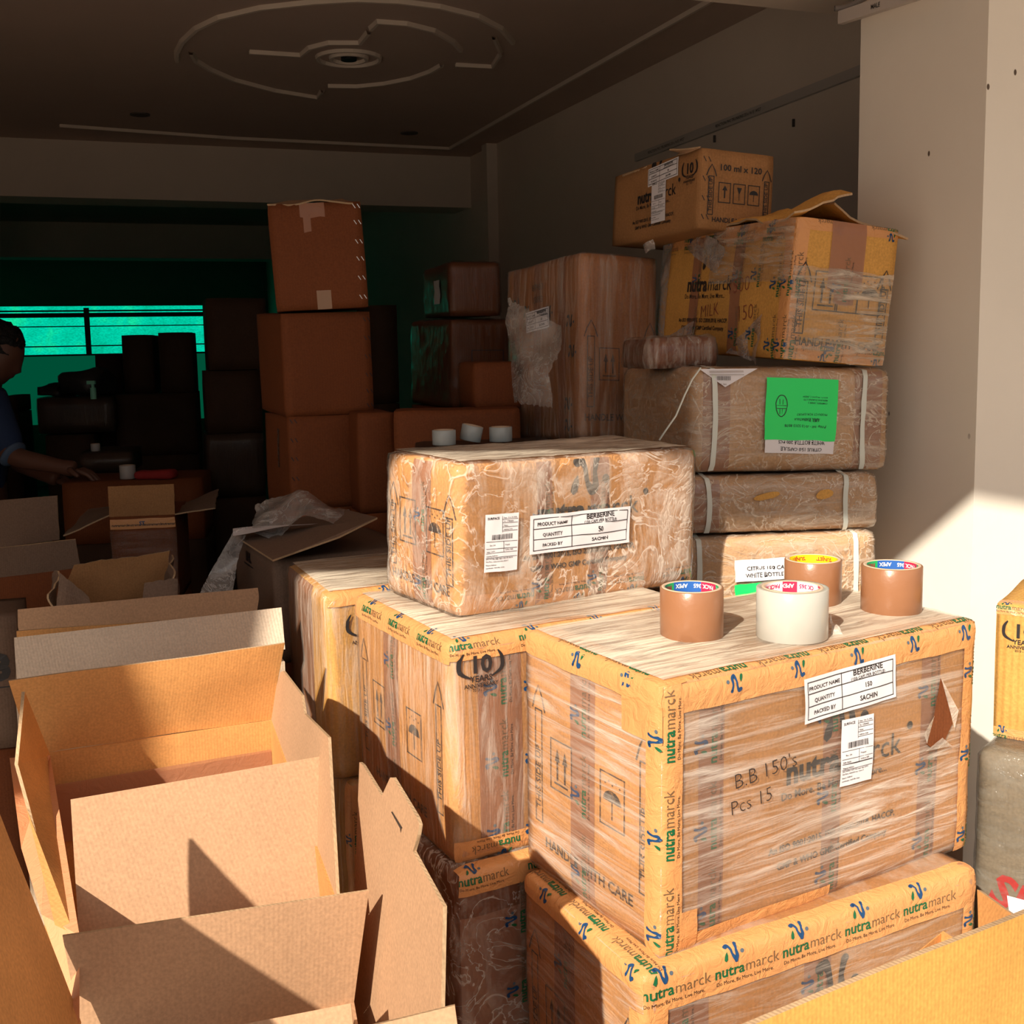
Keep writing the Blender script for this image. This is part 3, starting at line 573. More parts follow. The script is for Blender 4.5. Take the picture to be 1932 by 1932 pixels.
Ff.printed_tape('FL', .05, Ff.h, -.026, .024, pitch=.13, k=.05, yo=-.026)
FG = (-0.1089, 2.3003, -0.238, 0.5842, 0.6504, 0.3146, 0.3194, 0.0274, 0.0124)
G = Carton('wrapped_carton', 'crinkly-wrapped carton with two white labels, standing across the anniversary carton', FG, M_or, film_mat=F_CRK, r=.010, fine=.0024, film_off=.0035)
for e, a, b in (('F', .30*G.w, .36*G.w), ('F', .52*G.w, .60*G.w), ('L', .40*G.d, .66*G.d)):
    t = G.tape(e, a, b, 0, G.h, M_brown, False); I_ = Ink()
    for i in range(2): I_.unit(i*.112, 0, .05)
    G.print(e, I_, False, parent=t, org=((a+b)/2+.022, .01), rot=math.pi/2, name='tape_print')
I_ = Ink(); brand(I_, G.w, G.h, .56, .48, (.74, .58, .50, .33, .25)); G.print('F', I_, False)
I_ = Ink(); handling(I_, G.d, G.h); G.print('L', I_, False, mats=[M_blk]*5)
G.printed_tape('FB', 0, G.w, -.0, .034, flip=True, pitch=.115, k=.045, yo=-.008, over=False)
G.paper('F', .088*G.w, .29*G.h, .062, .092, -.02, fill=courier_label, name='courier_label', lift=.002)
G.paper('F', .262*G.w, .375*G.h, .205, .062, .0, fill=product_label('50'), name='product_label', lift=.002)
top_film(G)
def strap(c, x, e='F', wd=.010, mat=None, bow=0.0):
    """white strapping band round the front, top and back"""
    V = []; n = 0; L = [('F', i/12) for i in range(13)]
    w2, d2, h = c.w/2, c.d/2, c.h
    path = [(x-w2, -d2, h*i/12) for i in range(13)]+[(x-w2, -d2+c.d*i/8, h) for i in range(1, 9)]+[(x-w2, d2, h-h*i/6) for i in range(1, 7)]
    for i, p in enumerate(path):
        for s_ in (-1, 1):
            q = Vector(p); q.x += s_*wd/2 + bow*math.sin(i*.27); loc, nn, _, _ = c.bvf.find_nearest(q); V.append(loc+nn*.0022)
    return mesh_obj('strap', V, [(2*i, 2*i+1, 2*i+3, 2*i+2) for i in range(len(path)-1)], mat or M_strap, c.root, smooth=True)
H4 = Carton('strapped_carton', 'strapped and wrapped carton with a bright green label, second from top by the pillar', (0.466, 2.9, -0.0599, 0.2037, 0.5529, 0.60, 0.2704, -0.0158, 0.0299), M_cap, film_mat=F_HST, r=.02, bulge=.004, fine=.003)
H4.tape('F', .02, .075, 0, H4.h, M_brown, False); H4.tape('F', H4.w-.08, H4.w-.02, 0, H4.h, M_brown, False); strap(H4, .040, bow=.004); strap(H4, H4.w-.058, bow=-.006)
M_glab = plain('label_green', (.01, .85, .16), .45, spec=.6)
def green(I_, w_, h_):
    I_.stroke([(.21*w_+.03*w_*3*math.cos(a*.628)*.9, .55*h_+.17*h_*math.sin(a*.628)) for a in range(11)], [.0016]*11, 0, 3)
    for y in (.55, .50): I_.rect(.14*w_, y*h_, .28*w_, y*h_+.0012, 0)
    for x in (.18, .22): I_.rect(x*w_, .42*h_, x*w_+.001, .5*h_, 0); I_.rect(x*w_, .58*h_, x*w_+.001, .66*h_, 0)
    for s_, x, y, z in (('PWay bill - 3518 5313 8078', .86, .26, .065), ('AMIA, KARNATAKA', .75, .36, .05), ('PRODUCT FOR EXPORT', .86, .44, .05), ('SURAT, GUJARAT, INDIA', .86, .72, .04), ('MANUFACTURING LTD', .86, .67, .04), ('COMPANY, UNIT 3', .86, .62, .04)):
        I_.text(s_, x*w_, y*h_, z*h_, 2, .01, math.pi, 'l')
t_ = H4.paper('F', .345*H4.w, .32*H4.h, .148, .118, -.03, fill=green, name='green_label', mat=M_glab, lift=.003); tag(t_, 'bright green address label stuck on upside down')
def citrus(flip):
    def f(I_, w_, h_):
        if flip: I_.text('CITRUS 150 CAPSULE', .82*w_, .42*h_, .34*h_, 0, .01, math.pi); I_.text('WHITE BOTTLE 200 PCS', .86*w_, .90*h_, .34*h_, 0, .01, math.pi)
        else: I_.text('CITRUS 150 CAPSULE', .16*w_, .50*h_, .26*h_, 0, .01); I_.text('WHITE BOTTLE 200 PCS', .14*w_, .18*h_, .26*h_, 0, .01)
    return f
H4.paper('F', .348*H4.w, .195*H4.h, .146, .027, -.03, fill=citrus(True), name='contents_label', lift=.002)
p_ = [H4.put('F', x, y, True, .004) for x, y in ((.012, H4.h-.004), (.13, H4.h-.002), (.062, H4.h-.038))]
o = mesh_obj('hanging_paper', p_, [(0, 1, 2)], M_paper, H4.root); I_ = Ink(); bar(I_, .045, H4.h-.026, .028, .008); I_.text('Ref : 24HI', .048, H4.h-.034, .004, 0); [I_.rect(.03, H4.h-.010-.003*i, .10, H4.h-.0092-.003*i, 4) for i in range(3)]
H4.print('F', I_, True, parent=o, lift=.0045, name='label_print')
bn = Carton('brown_bundle', 'low brown film-wrapped bundle on the left end of the green-labelled carton', (at(1226, 645, 2.27).x/S, 2.27/S, (at(1226, 645, 2.27).z-HC)/S, .30, .20, .20, .085), M_deep, 'bundle', r=.012, amp=.006, film_mat=F_VERT, fine=.005)
bn.root.location.z = H4.base.z+H4.h+.004; bn.base.z = bn.root.location.z
pipe('loose_string', [at(1322, 694, 2.12), at(1306, 716, 2.11), at(1292, 745, 2.10), at(1275, 785, 2.09), at(1256, 812, 2.09), at(1244, 830, 2.10)], .0016, M_strap, 'thin white string dangling at the left corner of the green-labelled carton', 'string')
H3 = Carton('strapped_carton', 'low strapped carton with two torn slots in its film, below the green-labelled one', (0.4382, 2.8704, -0.3403, 0.1587, 0.5295, 0.45, 0.1458, -0.0065, 0.0153), M_cap, film_mat=F_HST, r=.016, bulge=.004, fine=.003)
H3.tape('F', .02, .07, 0, H3.h, M_brown, False); strap(H3, .045, bow=.004); strap(H3, H3.w-.07, bow=-.004)
for x0, wd, hh in ((.135, .055, .014), (.262, .036, .018)):
    V = [H3.put('F', x0+wd/2+wd/2*math.cos(a*.5236), .072+hh/2*math.sin(a*.5236)+.15*wd/2*math.cos(a*.5236), True, .001) for a in range(12)]; mesh_obj('torn_opening', V, [tuple(range(12))], M_yel, H3.root)
H2 = Carton('strapped_carton', 'strapped carton with a white two-line label behind the tape rolls', (0.4278, 2.8619, -0.4977, 0.1237, 0.5242, 0.45, 0.28, 0.0, -0.0022), M_cap, film_mat=F_HST, r=.016, bulge=.003, fine=.003)
strap(H2, .035); strap(H2, H2.w-.045); H2.paper('F', .105, H2.h-.085, .14, .042, .02, fill=citrus(False), name='contents_label', lift=.002); H2.paper('F', .105, H2.h-.112, .14, .022, .05, name='green_label', mat=M_glab, lift=.002)
FH5 = (0.7286, 2.916, 0.3134, 0.3105, 0.3095, 0.78, 0.3612, 0.0342, 0.092)
H5 = Carton('damaged_carton', 'battered orange carton with torn film and raised lid flaps, on the strapped stack', FH5, M_yel, film_mat=None, r=.010, bulge=.003)
for a, b in ((.30*H5.d, .37*H5.d), (.62*H5.d, .69*H5.d)):
    t = H5.tape('L', a, b, 0, H5.h, M_brown, False); I_ = Ink()
    for i in range(2): I_.unit(i*.115, 0, .05)
    H5.print('L', I_, False, parent=t, org=((a+b)/2+.03, .02), rot=math.pi/2, name='tape_print')
I_ = Ink(); brand(I_, H5.d, H5.h, .56, .42, (.66, .50, .44, .25, .19)); H5.print('L', I_, False)
I_ = Ink()
for s_, x, y, z in (('MILK', .40, .28, .04), ('150', .68, .26, .045), ('1500', .60, .46, .045)): I_.text(s_, x*H5.d, y*H5.h, z, 0, -.02, .1)
H5.print('L', I_, False, mats=[M_pen]*5, name='marker_writing')
I_ = Ink(); handling(I_, H5.w, H5.h*.86, three=True); H5.print('F', I_, False)
H5.printed_tape('FB', 0, H5.w, .0, .036, flip=True, pitch=.12, k=.045, over=False)
H5.printed_tape('FL', 0, H5.h, -.03, .03, pitch=.12, k=.052, yo=-.012, over=False); H5.printed_tape('LT', 0, H5.d, -.04, .0, pitch=.12, k=.045, yo=-.036, over=False)
for e, x, y0 in (('F', .50*H5.w, .0), ('L', .80*H5.d, .02), ('L', .93*H5.d, .0), ('F', .06*H5.w, .0)):
    I_ = Ink()
    for i in range(2): I_.unit(i*.118, 0, .052)
    H5.print(e, I_, False, org=(x+.02, y0), rot=math.pi/2, name='tape_print', lift=.0014)
I_ = Ink()
for i in range(5): I_.unit(i*.115, 0, .050)
H5.print('L', I_, False, org=(.01, H5.h-.055), name='tape_print', lift=.0012)
H5.printed_tape('FT', 0, H5.w, -.024, .0, flip=True, pitch=.12, k=.04, over=False)
H5.tape('F', .078, .155, H5.h*.52, H5.h, M_brown, False, lift=.001, wob=.006); H5.tape('F', .095, .14, H5.h*.42, H5.h*.56, M_brown, False, lift=.0012, wob=.008)
F_SH = film('film_sheen', (9, 9, 60), (.5, .3, 0), lo=.14, hi=.85, bump=1.0, tint=(.90, .80, .66))
H5.tape('F', .004, H5.w-.004, .002, H5.h*.66, F_SH, False, 'stretch_film', lift=.002, wob=.01); H5.tape('L', .004, .05*1.2, .002, H5.h*.95, F_LOOSE, False, 'stretch_film', lift=.002); H5.tape('L', H5.d*.45, H5.d-.004, H5.h*.55, H5.h-.004, F_SH, False, 'stretch_film', lift=.0025)
for q in (((.24, .86), (.36, .98), (.60, .80), (.50, .62)), ((.02, .98), (.10, .98), (.16, .75), (.04, .4)), ((.02, .06), (.40, .28), (.36, .02), (.05, .0)), ((.62, .02), (.86, .32), (.86, .0), (.7, .0))):
    P4 = [H5.world(H5.put('L', a*H5.d, b*H5.h, False, .004+.012*(i == 2))) for i, (a, b) in enumerate(q)]
    V = P4; o = hang(P4, 10, 8, 'torn_film', F_LOOSE, None, wob=.012, freq=25, rag=.06, origin=H5.base); o.parent = H5.root; o.rotation_euler = H5.M.transposed().to_euler()
def flap_on(c, P4, mat=None, name='lid_flap', rag=.03, wob=.02, curl=.0, thick=.004):
    o = hang([c.world(p) for p in P4], 16, 8, name, mat or M_tan, None, wob=wob, freq=12, thick=thick, rag=rag, origin=c.base, curl=curl); o.parent = c.root; o.rotation_euler = c.M.transposed().to_euler(); return o
w2, d2, h = H5.w/2, H5.d/2, H5.h
flap_on(H5, ((-w2, d2, h+.002), (-w2, -d2+.01, h+.002), (-w2+.105, -d2-.012, h+.052), (-w2+.10, d2, h+.02)), M_yel)
flap_on(H5, ((w2+.012, -d2-.01, h-.018), (w2+.012, d2, h-.0), (-w2+.08, d2, h+.04), (-w2+.10, -d2+.04, h+.030)), M_yel, wob=.015)
FI = (0.2238, 3.5003, 0.2803, 0.4717, 0.276, 0.4958, 0.5676, -0.0569, 0.0513)
Ic = Carton('tall_carton', 'tall glossy wrapped carton with a white label and torn film hanging over its left side', FI, cardboard('kraft_rust', (.42, .17, .06)), film_mat=F_VERT, r=.008)
for a in (.10, .40, .72): Ic.tape('L', a*Ic.d, a*Ic.d+.035, 0, Ic.h, M_brown, False)
I_ = Ink(); anniv(I_, .04, Ic.h-.12, .055); I_.text('87983', .14, Ic.h-.065, .022, 0, -.01); I_.text('15893', .14, Ic.h-.095, .022, 0, -.01)
for x, y in ((.10, .30), (.21, .29), (.31, .26), (.32, .19), (.30, .07), (.30, .02)): I_.logo(x, y, .03, 0, 0, 0)
Ic.print('L', I_, False); Ic.paper('L', .12, Ic.h-.165, .115, .05, .05, over=True, fill=product_label('50'), name='product_label')
I_ = Ink(); handling(I_, Ic.w, Ic.h*.8); Ic.print('F', I_, False, mats=[M_faint]*5)
P = [at(958, 555, 2.60), at(1060, 620, 2.50), at(1040, 790, 2.50), at(985, 780, 2.54)]
o = hang([at(955, 562, 2.72), at(1060, 618, 2.57), at(1046, 770, 2.55), at(968, 760, 2.64)], 26, 30, 'hanging_film', F_LOOSE, None, wob=.045, freq=11, rag=.05, origin=Ic.base); o.parent = Ic.root; o.rotation_euler = Ic.M.transposed().to_euler()
FH6 = (0.5435, 3.235, 0.5368, 0.385, 0.2397, 0.5273, 0.2216, -0.0078, 0.0561)
H6 = Carton('carton', 'plain brown carton marked 100 ml x 120, topmost of the right-hand pile', FH6, M_mid, r=.005, bulge=.001)
I_ = Ink(); brand(I_, H6.d, H6.h, .46, .5, (.70, .50, .42, .24, .16)); anniv(I_, H6.d-.045, H6.h-.07, .055); H6.print('L', I_, False)
I_ = Ink(); handling(I_, H6.w, H6.h*.95, three=True) if False else None
I_ = Ink(); t = .0018
def small_side(I_, W, H):
    for x in (.14, .90):
        I_.frame(x*W-.007, .18*H, x*W+.007, .66*H, t, 0); I_.stroke([(x*W-.012, .66*H), (x*W, .80*H), (x*W+.012, .66*H)], [t*1.3]*3, 0, 2); I_.text('THIS SIDE UP', x*W+.003, .22*H, .012, 0, .01, math.pi/2)
    I_.text('100 ml x 120', .53*W, .74*H, .018, 0, .02, align='c', sx=1.1); I_.text('HANDLE WITH CARE', .54*W, .10*H, .014, 0, .02, align='c')
    for i, x in enumerate((.24, .44, .64)):
        I_.frame(x*W, .34*H, x*W+.030, .34*H+.042, t, 0)
    I_.rect(.24*W+.014, .34*H+.010, .24*W+.017, .34*H+.028, 0); I_.poly([(.24*W+.009, .34*H+.026), (.24*W+.022, .34*H+.026), (.24*W+.0155, .34*H+.036)], 0)
    I_.poly([(.44*W+.009, .34*H+.034), (.44*W+.021, .34*H+.034), (.44*W+.016, .34*H+.022), (.44*W+.014, .34*H+.022)], 0); I_.rect(.44*W+.0143, .34*H+.008, .44*W+.0157, .34*H+.024, 0)
    I_.poly([(.64*W+.015+.011*math.cos(a*math.pi/8), .34*H+.022+.009*math.sin(a*math.pi/8)) for a in range(9)], 0); I_.rect(.64*W+.0143, .34*H+.008, .64*W+.0157, .34*H+.022, 0)
small_side(I_, H6.w, H6.h); H6.print('F', I_, False)
def staples(c, e, x, ys, mat, parent=None, size=.010):
    I_ = Ink()
    for y in ys:
        for dx in (-.006, .005): I_.stroke([(x+dx-.003, y+size/2), (x+dx+.003, y-size/2)], [.0018]*2, 0, 1)
    c.print(e, I_, False, mats=[mat]*5, name='staples', lift=.0008)
staples(H6, 'F', .014, [H6.h*q for q in (.15, .38, .62, .86)], M_blkc)
o = H6.paper('L', .175, H6.h-.052, .13, .040, .06, over=False, fill=product_label('50'), name='product_label'); H6.paper('L', .195, H6.h-.135, .062, .092, .02, over=False, fill=courier_label, name='courier_label', lift=.0012)
w2, d2, h = H6.w/2, H6.d/2, H6.h
flap_on(H6, ((-w2, -d2+.005, h+.001), (-w2, -d2+.10, h+.001), (-w2+.02, -d2+.12, h+.012), (-w2-.02, -d2+.10, h+.010)), M_tan, wob=.006)
flap_on(H6, ((-w2, d2-.04, h+.001), (-w2, d2-.16, h+.001), (-w2+.06, d2-.16, h+.014), (-w2+.06, d2-.03, h+.008)), M_tan, wob=.01)
o = tag(hang([at(1212, 462, 2.36), at(1232, 452, 2.34), at(1238, 470, 2.33), at(1214, 476, 2.35)], 6, 5, 'plastic_scrap', F_LOOSE, None, wob=.01, freq=40, rag=.06, origin=Vector((0, 0, 0))), 'small white plastic scrap poking out under the topmost brown carton', 'plastic scrap')
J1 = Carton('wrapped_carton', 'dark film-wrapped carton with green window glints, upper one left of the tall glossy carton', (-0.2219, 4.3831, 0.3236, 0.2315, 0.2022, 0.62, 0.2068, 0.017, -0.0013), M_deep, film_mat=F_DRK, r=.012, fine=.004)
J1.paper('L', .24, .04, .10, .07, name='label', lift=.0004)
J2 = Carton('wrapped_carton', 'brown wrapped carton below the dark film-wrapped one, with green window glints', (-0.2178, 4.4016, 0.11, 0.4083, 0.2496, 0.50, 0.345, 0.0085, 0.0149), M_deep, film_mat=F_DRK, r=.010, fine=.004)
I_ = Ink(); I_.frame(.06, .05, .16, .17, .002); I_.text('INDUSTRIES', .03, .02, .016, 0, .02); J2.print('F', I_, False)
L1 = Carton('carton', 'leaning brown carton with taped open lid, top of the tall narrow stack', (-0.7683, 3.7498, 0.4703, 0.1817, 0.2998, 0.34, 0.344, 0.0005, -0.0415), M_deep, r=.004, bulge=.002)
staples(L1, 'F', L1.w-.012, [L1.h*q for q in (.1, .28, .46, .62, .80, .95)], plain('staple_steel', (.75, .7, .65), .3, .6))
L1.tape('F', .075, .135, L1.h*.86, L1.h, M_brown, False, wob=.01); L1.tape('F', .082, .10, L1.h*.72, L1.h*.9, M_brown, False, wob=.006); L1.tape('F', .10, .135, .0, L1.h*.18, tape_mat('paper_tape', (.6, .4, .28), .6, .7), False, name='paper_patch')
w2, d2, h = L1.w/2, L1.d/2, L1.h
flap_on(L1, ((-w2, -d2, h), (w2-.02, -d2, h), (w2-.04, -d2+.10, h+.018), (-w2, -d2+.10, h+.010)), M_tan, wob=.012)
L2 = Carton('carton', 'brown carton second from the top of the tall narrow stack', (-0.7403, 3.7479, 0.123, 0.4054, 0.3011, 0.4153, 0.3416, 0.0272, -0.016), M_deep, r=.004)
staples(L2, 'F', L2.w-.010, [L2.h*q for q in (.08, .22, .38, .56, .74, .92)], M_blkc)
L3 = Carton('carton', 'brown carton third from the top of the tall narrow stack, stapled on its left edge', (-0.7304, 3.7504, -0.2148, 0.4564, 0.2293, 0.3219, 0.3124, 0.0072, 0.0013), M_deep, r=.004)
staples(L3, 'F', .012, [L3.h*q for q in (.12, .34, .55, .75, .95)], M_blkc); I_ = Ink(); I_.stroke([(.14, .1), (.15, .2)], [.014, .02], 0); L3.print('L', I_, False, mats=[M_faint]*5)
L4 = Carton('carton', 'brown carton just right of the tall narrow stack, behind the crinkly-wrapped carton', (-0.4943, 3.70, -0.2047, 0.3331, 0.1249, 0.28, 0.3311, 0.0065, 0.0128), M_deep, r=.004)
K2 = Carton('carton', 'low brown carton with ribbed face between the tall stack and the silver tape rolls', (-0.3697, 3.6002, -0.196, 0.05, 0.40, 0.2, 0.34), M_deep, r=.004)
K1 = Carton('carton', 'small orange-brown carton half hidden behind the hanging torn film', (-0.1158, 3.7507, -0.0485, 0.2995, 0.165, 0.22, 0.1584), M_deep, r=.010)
FM = (-0.6509*1.03, 3.0498*1.03, -0.5639*1.03, 0.4495, 0.42, 0.5056, 0.30, 0.0028, -0.0019)
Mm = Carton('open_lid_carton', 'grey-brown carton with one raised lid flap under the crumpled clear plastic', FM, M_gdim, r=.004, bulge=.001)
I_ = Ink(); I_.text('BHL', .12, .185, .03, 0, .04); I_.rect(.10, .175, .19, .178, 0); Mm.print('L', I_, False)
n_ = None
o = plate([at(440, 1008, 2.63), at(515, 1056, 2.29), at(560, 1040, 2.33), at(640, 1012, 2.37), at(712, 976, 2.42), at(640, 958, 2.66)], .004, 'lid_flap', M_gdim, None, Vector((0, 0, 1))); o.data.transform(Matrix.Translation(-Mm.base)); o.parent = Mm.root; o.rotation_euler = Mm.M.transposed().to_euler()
o = thing('plastic_sheet', 'crumpled clear plastic sheet draped over the grey-brown open carton', 'plastic sheet', at(440, 1050, 2.6))
hang([at(478, 940, 2.66), at(655, 940, 2.60), at(640, 985, 2.48), at(470, 1010, 2.50)], 30, 14, 'bunched_film', F_LOOSE, o, wob=.05, freq=12, rag=.04)
hang([at(462, 1000, 2.56), at(436, 1008, 2.54), at(375, 1120, 2.50), at(438, 1122, 2.48)], 14, 26, 'hanging_film', F_LOOSE, o, wob=.04, freq=12, rag=.05)
hang([at(440, 1000, 2.60), at(600, 984, 2.50), at(545, 992, 2.46), at(440, 1012, 2.50)], 8, 4, 'folded_paper', M_paper, o, wob=.006)
FO1 = (1.0146, 2.3499, -0.5553, -0.60, 0.5, 0.3, 0.2926, 0, 0)
O1 = Carton('carton', 'yellow-orange anniversary carton at the right edge of the picture', FO1, cardboard('kraft_flutes', (.62, .34, .09), (95, 95, 0), .8), film_mat=None, r=.005)
I_ = Ink(); anniv(I_, .042, O1.h-.075, .055); O1.print('F', I_, False); O1.printed_tape('FT', 0, O1.w, -.018, .03, pitch=.11, k=.03, yo=-.016, over=False); O1.printed_tape('FB', 0, O1.w, -.0, .018, pitch=.11, k=.03, yo=-.006, over=False)
O2 = Carton('wrapped_carton', 'shaded grey wrapped carton with red letters under the yellow-orange carton at right', (0.9559, 2.2895, -0.8483, -0.7036, 0.55, 0.62, 0.50, 0, 0), cardboard('kraft_dull', (.20, .16, .11)), film_mat=film('film_grey', (12, 12, 40), (.2, .3, 0), lo=.05, hi=.28, bump=.8, tint=(.5, .5, .45)), r=.02)
I_ = Ink(); I_.text('SURAT', .025, .135, .075, 0, .03, -.35); O2.print('F', I_, False, mats=[M_red]*5)
# plain cartons that carry the stacks, out of sight behind the front row
def support(c, name_label, n=1, mat=None):
    fl = c.base.z; hh = fl/n
    for i in range(n):
        b = Carton('carton', name_label if n == 1 else name_label+(', lower one' if i == 0 else ', upper one'), (0, 0, 0, 0, c.w/S, c.d/S, hh/S), mat or M_deep, r=.004, h=hh, step=.05)
        b.root.location = (c.base.x, c.base.y, hh*i); b.root.rotation_euler = (0, 0, math.atan2(c.M[1][0], c.M[0][0]))
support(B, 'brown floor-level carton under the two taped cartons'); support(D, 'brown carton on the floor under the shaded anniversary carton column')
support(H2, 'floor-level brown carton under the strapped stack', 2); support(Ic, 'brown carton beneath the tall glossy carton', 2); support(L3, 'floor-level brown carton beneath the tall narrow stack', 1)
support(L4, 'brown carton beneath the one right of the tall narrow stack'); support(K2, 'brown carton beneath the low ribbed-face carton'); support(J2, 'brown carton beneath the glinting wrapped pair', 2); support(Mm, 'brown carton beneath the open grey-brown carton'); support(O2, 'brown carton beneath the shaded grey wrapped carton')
# ------------------------------------------------------------------ open cartons in front
RZ = HC-.645
def open_box(name, label, rim, z0, mat, cat='open cardboard box', inner=None, r_in=None, th=.005):
    c = sum((Vector(p) for p in rim), Vector())/4; root = thing(name, label, cat, (c.x, c.y, z0)); V = []; Fc = []
    for k, s_ in enumerate((1, 0)):
        for p in rim:
            p = Vector(p); q = p if s_ else p+(c-p).normalized()*th*1.4
            V += [Vector((q.x, q.y, p.z))-root.location, Vector((q.x, q.y, z0+(0 if s_ else .006)))-root.location]
    for k in range(4):
        a = 2*k; b = 2*((k+1) % 4); Fc += [(a, b, b+1, a+1), (a+8, a+9, b+9, b+8), (a, a+8, b+8, b)]
    Fc += [(1, 3, 5, 7), (15, 13, 11, 9)]
    mesh_obj('box_body', V, Fc, mat, root); return root
BLr, FLr, FRr, BRr = atz(60, 1424, RZ), atz(150, 1785, RZ), atz(636, 1700, RZ), atz(512, 1358, RZ)
N1 = open_box('open_carton', 'large open carton with its flaps standing up, at the left front of the scene', [FLr, FRr, BRr, BLr], 0, M_or)
def seg(a, b, t): return a*(1-t)+b*t
# dark tape bands inside the back wall
u1, u2 = BLr+Vector((.02, -.012, -.05)), BRr+Vector((.0, -.012, -.05))
hang([u1, u2, u2+Vector((0, 0, -.10)), u1+Vector((0, 0, -.10))], 8, 3, 'packing_tape', M_brown, N1, wob=.001)
hang([BLr+Vector((0, 0, .0)), BRr, at(537, 1213, BRr.y*.985), at(16, 1284, BLr.y*.985)], 24, 8, 'lid_flap', M_or, N1, wob=.006, thick=.004, curl=.006)
# right flap with a locking tab
nr = (BRr-FRr).normalized().cross(Vector((.14, .06, 1))).normalized()
pr = [onplane(x, y, FRr, nr) for x, y in ((512, 1358), (503, 1258), (521, 1296), (529, 1268), (534, 1266), (569, 1312), (574, 1346), (619, 1391), (636, 1706))]
plate(pr, .004, 'lid_flap', M_tan, N1, -nr if nr.x > 0 else nr)
# left flap, seen nearly edge on, with its bent free edge
lf = [at(95, 1425, BLr.y*1.0), at(148, 1762, FLr.y*1.01), at(112, 1745, FLr.y*1.03), at(57, 1525, seg(BLr, FLr, .45).y*.98), at(34, 1442, seg(BLr, FLr, .3).y*.97), at(47, 1305, BLr.y*.93)]
c_ = sum(lf, Vector())/6; nl = (lf[1]-lf[0]).cross(lf[5]-lf[0]).normalized()
V = [p-N1.location for p in lf]+[p-N1.location-Vector((.005, 0, 0)) for p in lf]
mesh_obj('lid_flap', V, [(0, 1, 2, 3), (0, 3, 4), (0, 4, 5), (9, 8, 7, 6), (10, 9, 6), (11, 10, 6)]+[(i, (i+1) % 6, (i+1) % 6+6, i+6) for i in range(6)], [M_or, M_edge], N1, [0]*6+[1]*6)
# the outer side wall with its taped seam, bulging to the left
ow = [at(18, 1430, BLr.y*.97), at(95, 1425, BLr.y*.99), at(150, 1765, FLr.y*1.0), at(150, 1935, FLr.y*.93), at(78, 1725, FLr.y*1.06), at(40, 1600, seg(BLr, FLr, .5).y)]
V = [p-N1.location for p in ow]; mesh_obj('side_panel', V, [(0, 1, 5), (1, 2, 4, 5), (2, 3, 4)], tape_mat('seam_tape', (.70, .33, .17), 1.0, .4), N1)
hang([at(70, 1590, 1.60), at(88, 1598, 1.56), at(122, 1728, 1.40), at(82, 1726, 1.42)], 5, 8, 'torn_flap', M_yel, N1, wob=.008, thick=.002)
# near flap, standing and leaning, lit by the sun
q0, q1 = at(133, 1508, 1.365), at(604, 1427, 1.485); q2, q3 = at(636, 1708, 1.40), at(150, 1785, 1.29)
hang([q3, q2, q1, q0], 24, 14, 'lid_flap', M_tan, N1, wob=.006, freq=4, thick=.004)
# nearer open carton
h0, h1 = at(160, 1990, 1.15), at(668, 1890, 1.26)
RZ2 = (h0.z+h1.z)/2
n0BL, n0BR = h0, h1; sdv = Vector((.14, -.60, 0)).normalized()*.50
N0 = open_box('open_carton', 'nearest open carton at the bottom left, with tall locking flap on its right', [n0BL+sdv, n0BR+sdv, n0BR, n0BL], 0, M_tan)
hang([h0, h1, at(696, 1680, 1.25), at(118, 1766, 1.15)], 20, 8, 'lid_flap', M_tan, N0, wob=.004, freq=4, thick=.004)
Pfar, Pnear = at(680, 1440, 1.43), at(835, 1710, 1.06)
dr = (Pnear-Pfar); dr.z = 0; np_ = dr.normalized().cross(Vector((.10, .05, 1)).normalized()).normalized()
pr = [onplane(x, y, Pnear, np_) for x, y in ((678, 1438), (684, 1443), (720, 1502), (736, 1467), (741, 1467), (786, 1542), (791, 1556), (788, 1575), (779, 1606), (836, 1710), (831, 1960), (664, 1960), (668, 1700))]
plate(pr, .004, 'lid_flap', M_tan, N0, -np_ if np_.x > 0 else np_)
V = [onplane(x, y, Pnear, np_)+np_*(.0008 if np_.x < 0 else -.0008)-N0.location for x, y in ((739, 1532), (741, 1531), (760, 1562), (758, 1563), (757, 1572), (756, 1563))]
mesh_obj('cut_slot', V, [tuple(range(6))], M_blkc, N0)
fa, fb = at(145, 1932, 1.13), at(-31, 1454, 1.13)
hang([fa, fa+sdv*1.0, fb+sdv*1.0, fb], 14, 10, 'lid_flap', M_or, N0, wob=.006, freq=4, thick=.004, curl=.01)
hang([at(440, 1990, 1.115), at(668, 1960, 1.13), at(662, 1893, 1.15), at(440, 1936, 1.13)], 8, 4, 'inner_flap', M_tan, N0, wob=.003, thick=.004)
hang([at(680, 2010, .95), at(870, 1985, .955), at(858, 1897, .97), at(690, 1937, .96)], 8, 4, 'lid_flap', M_tan, N0, wob=.003, thick=.005)
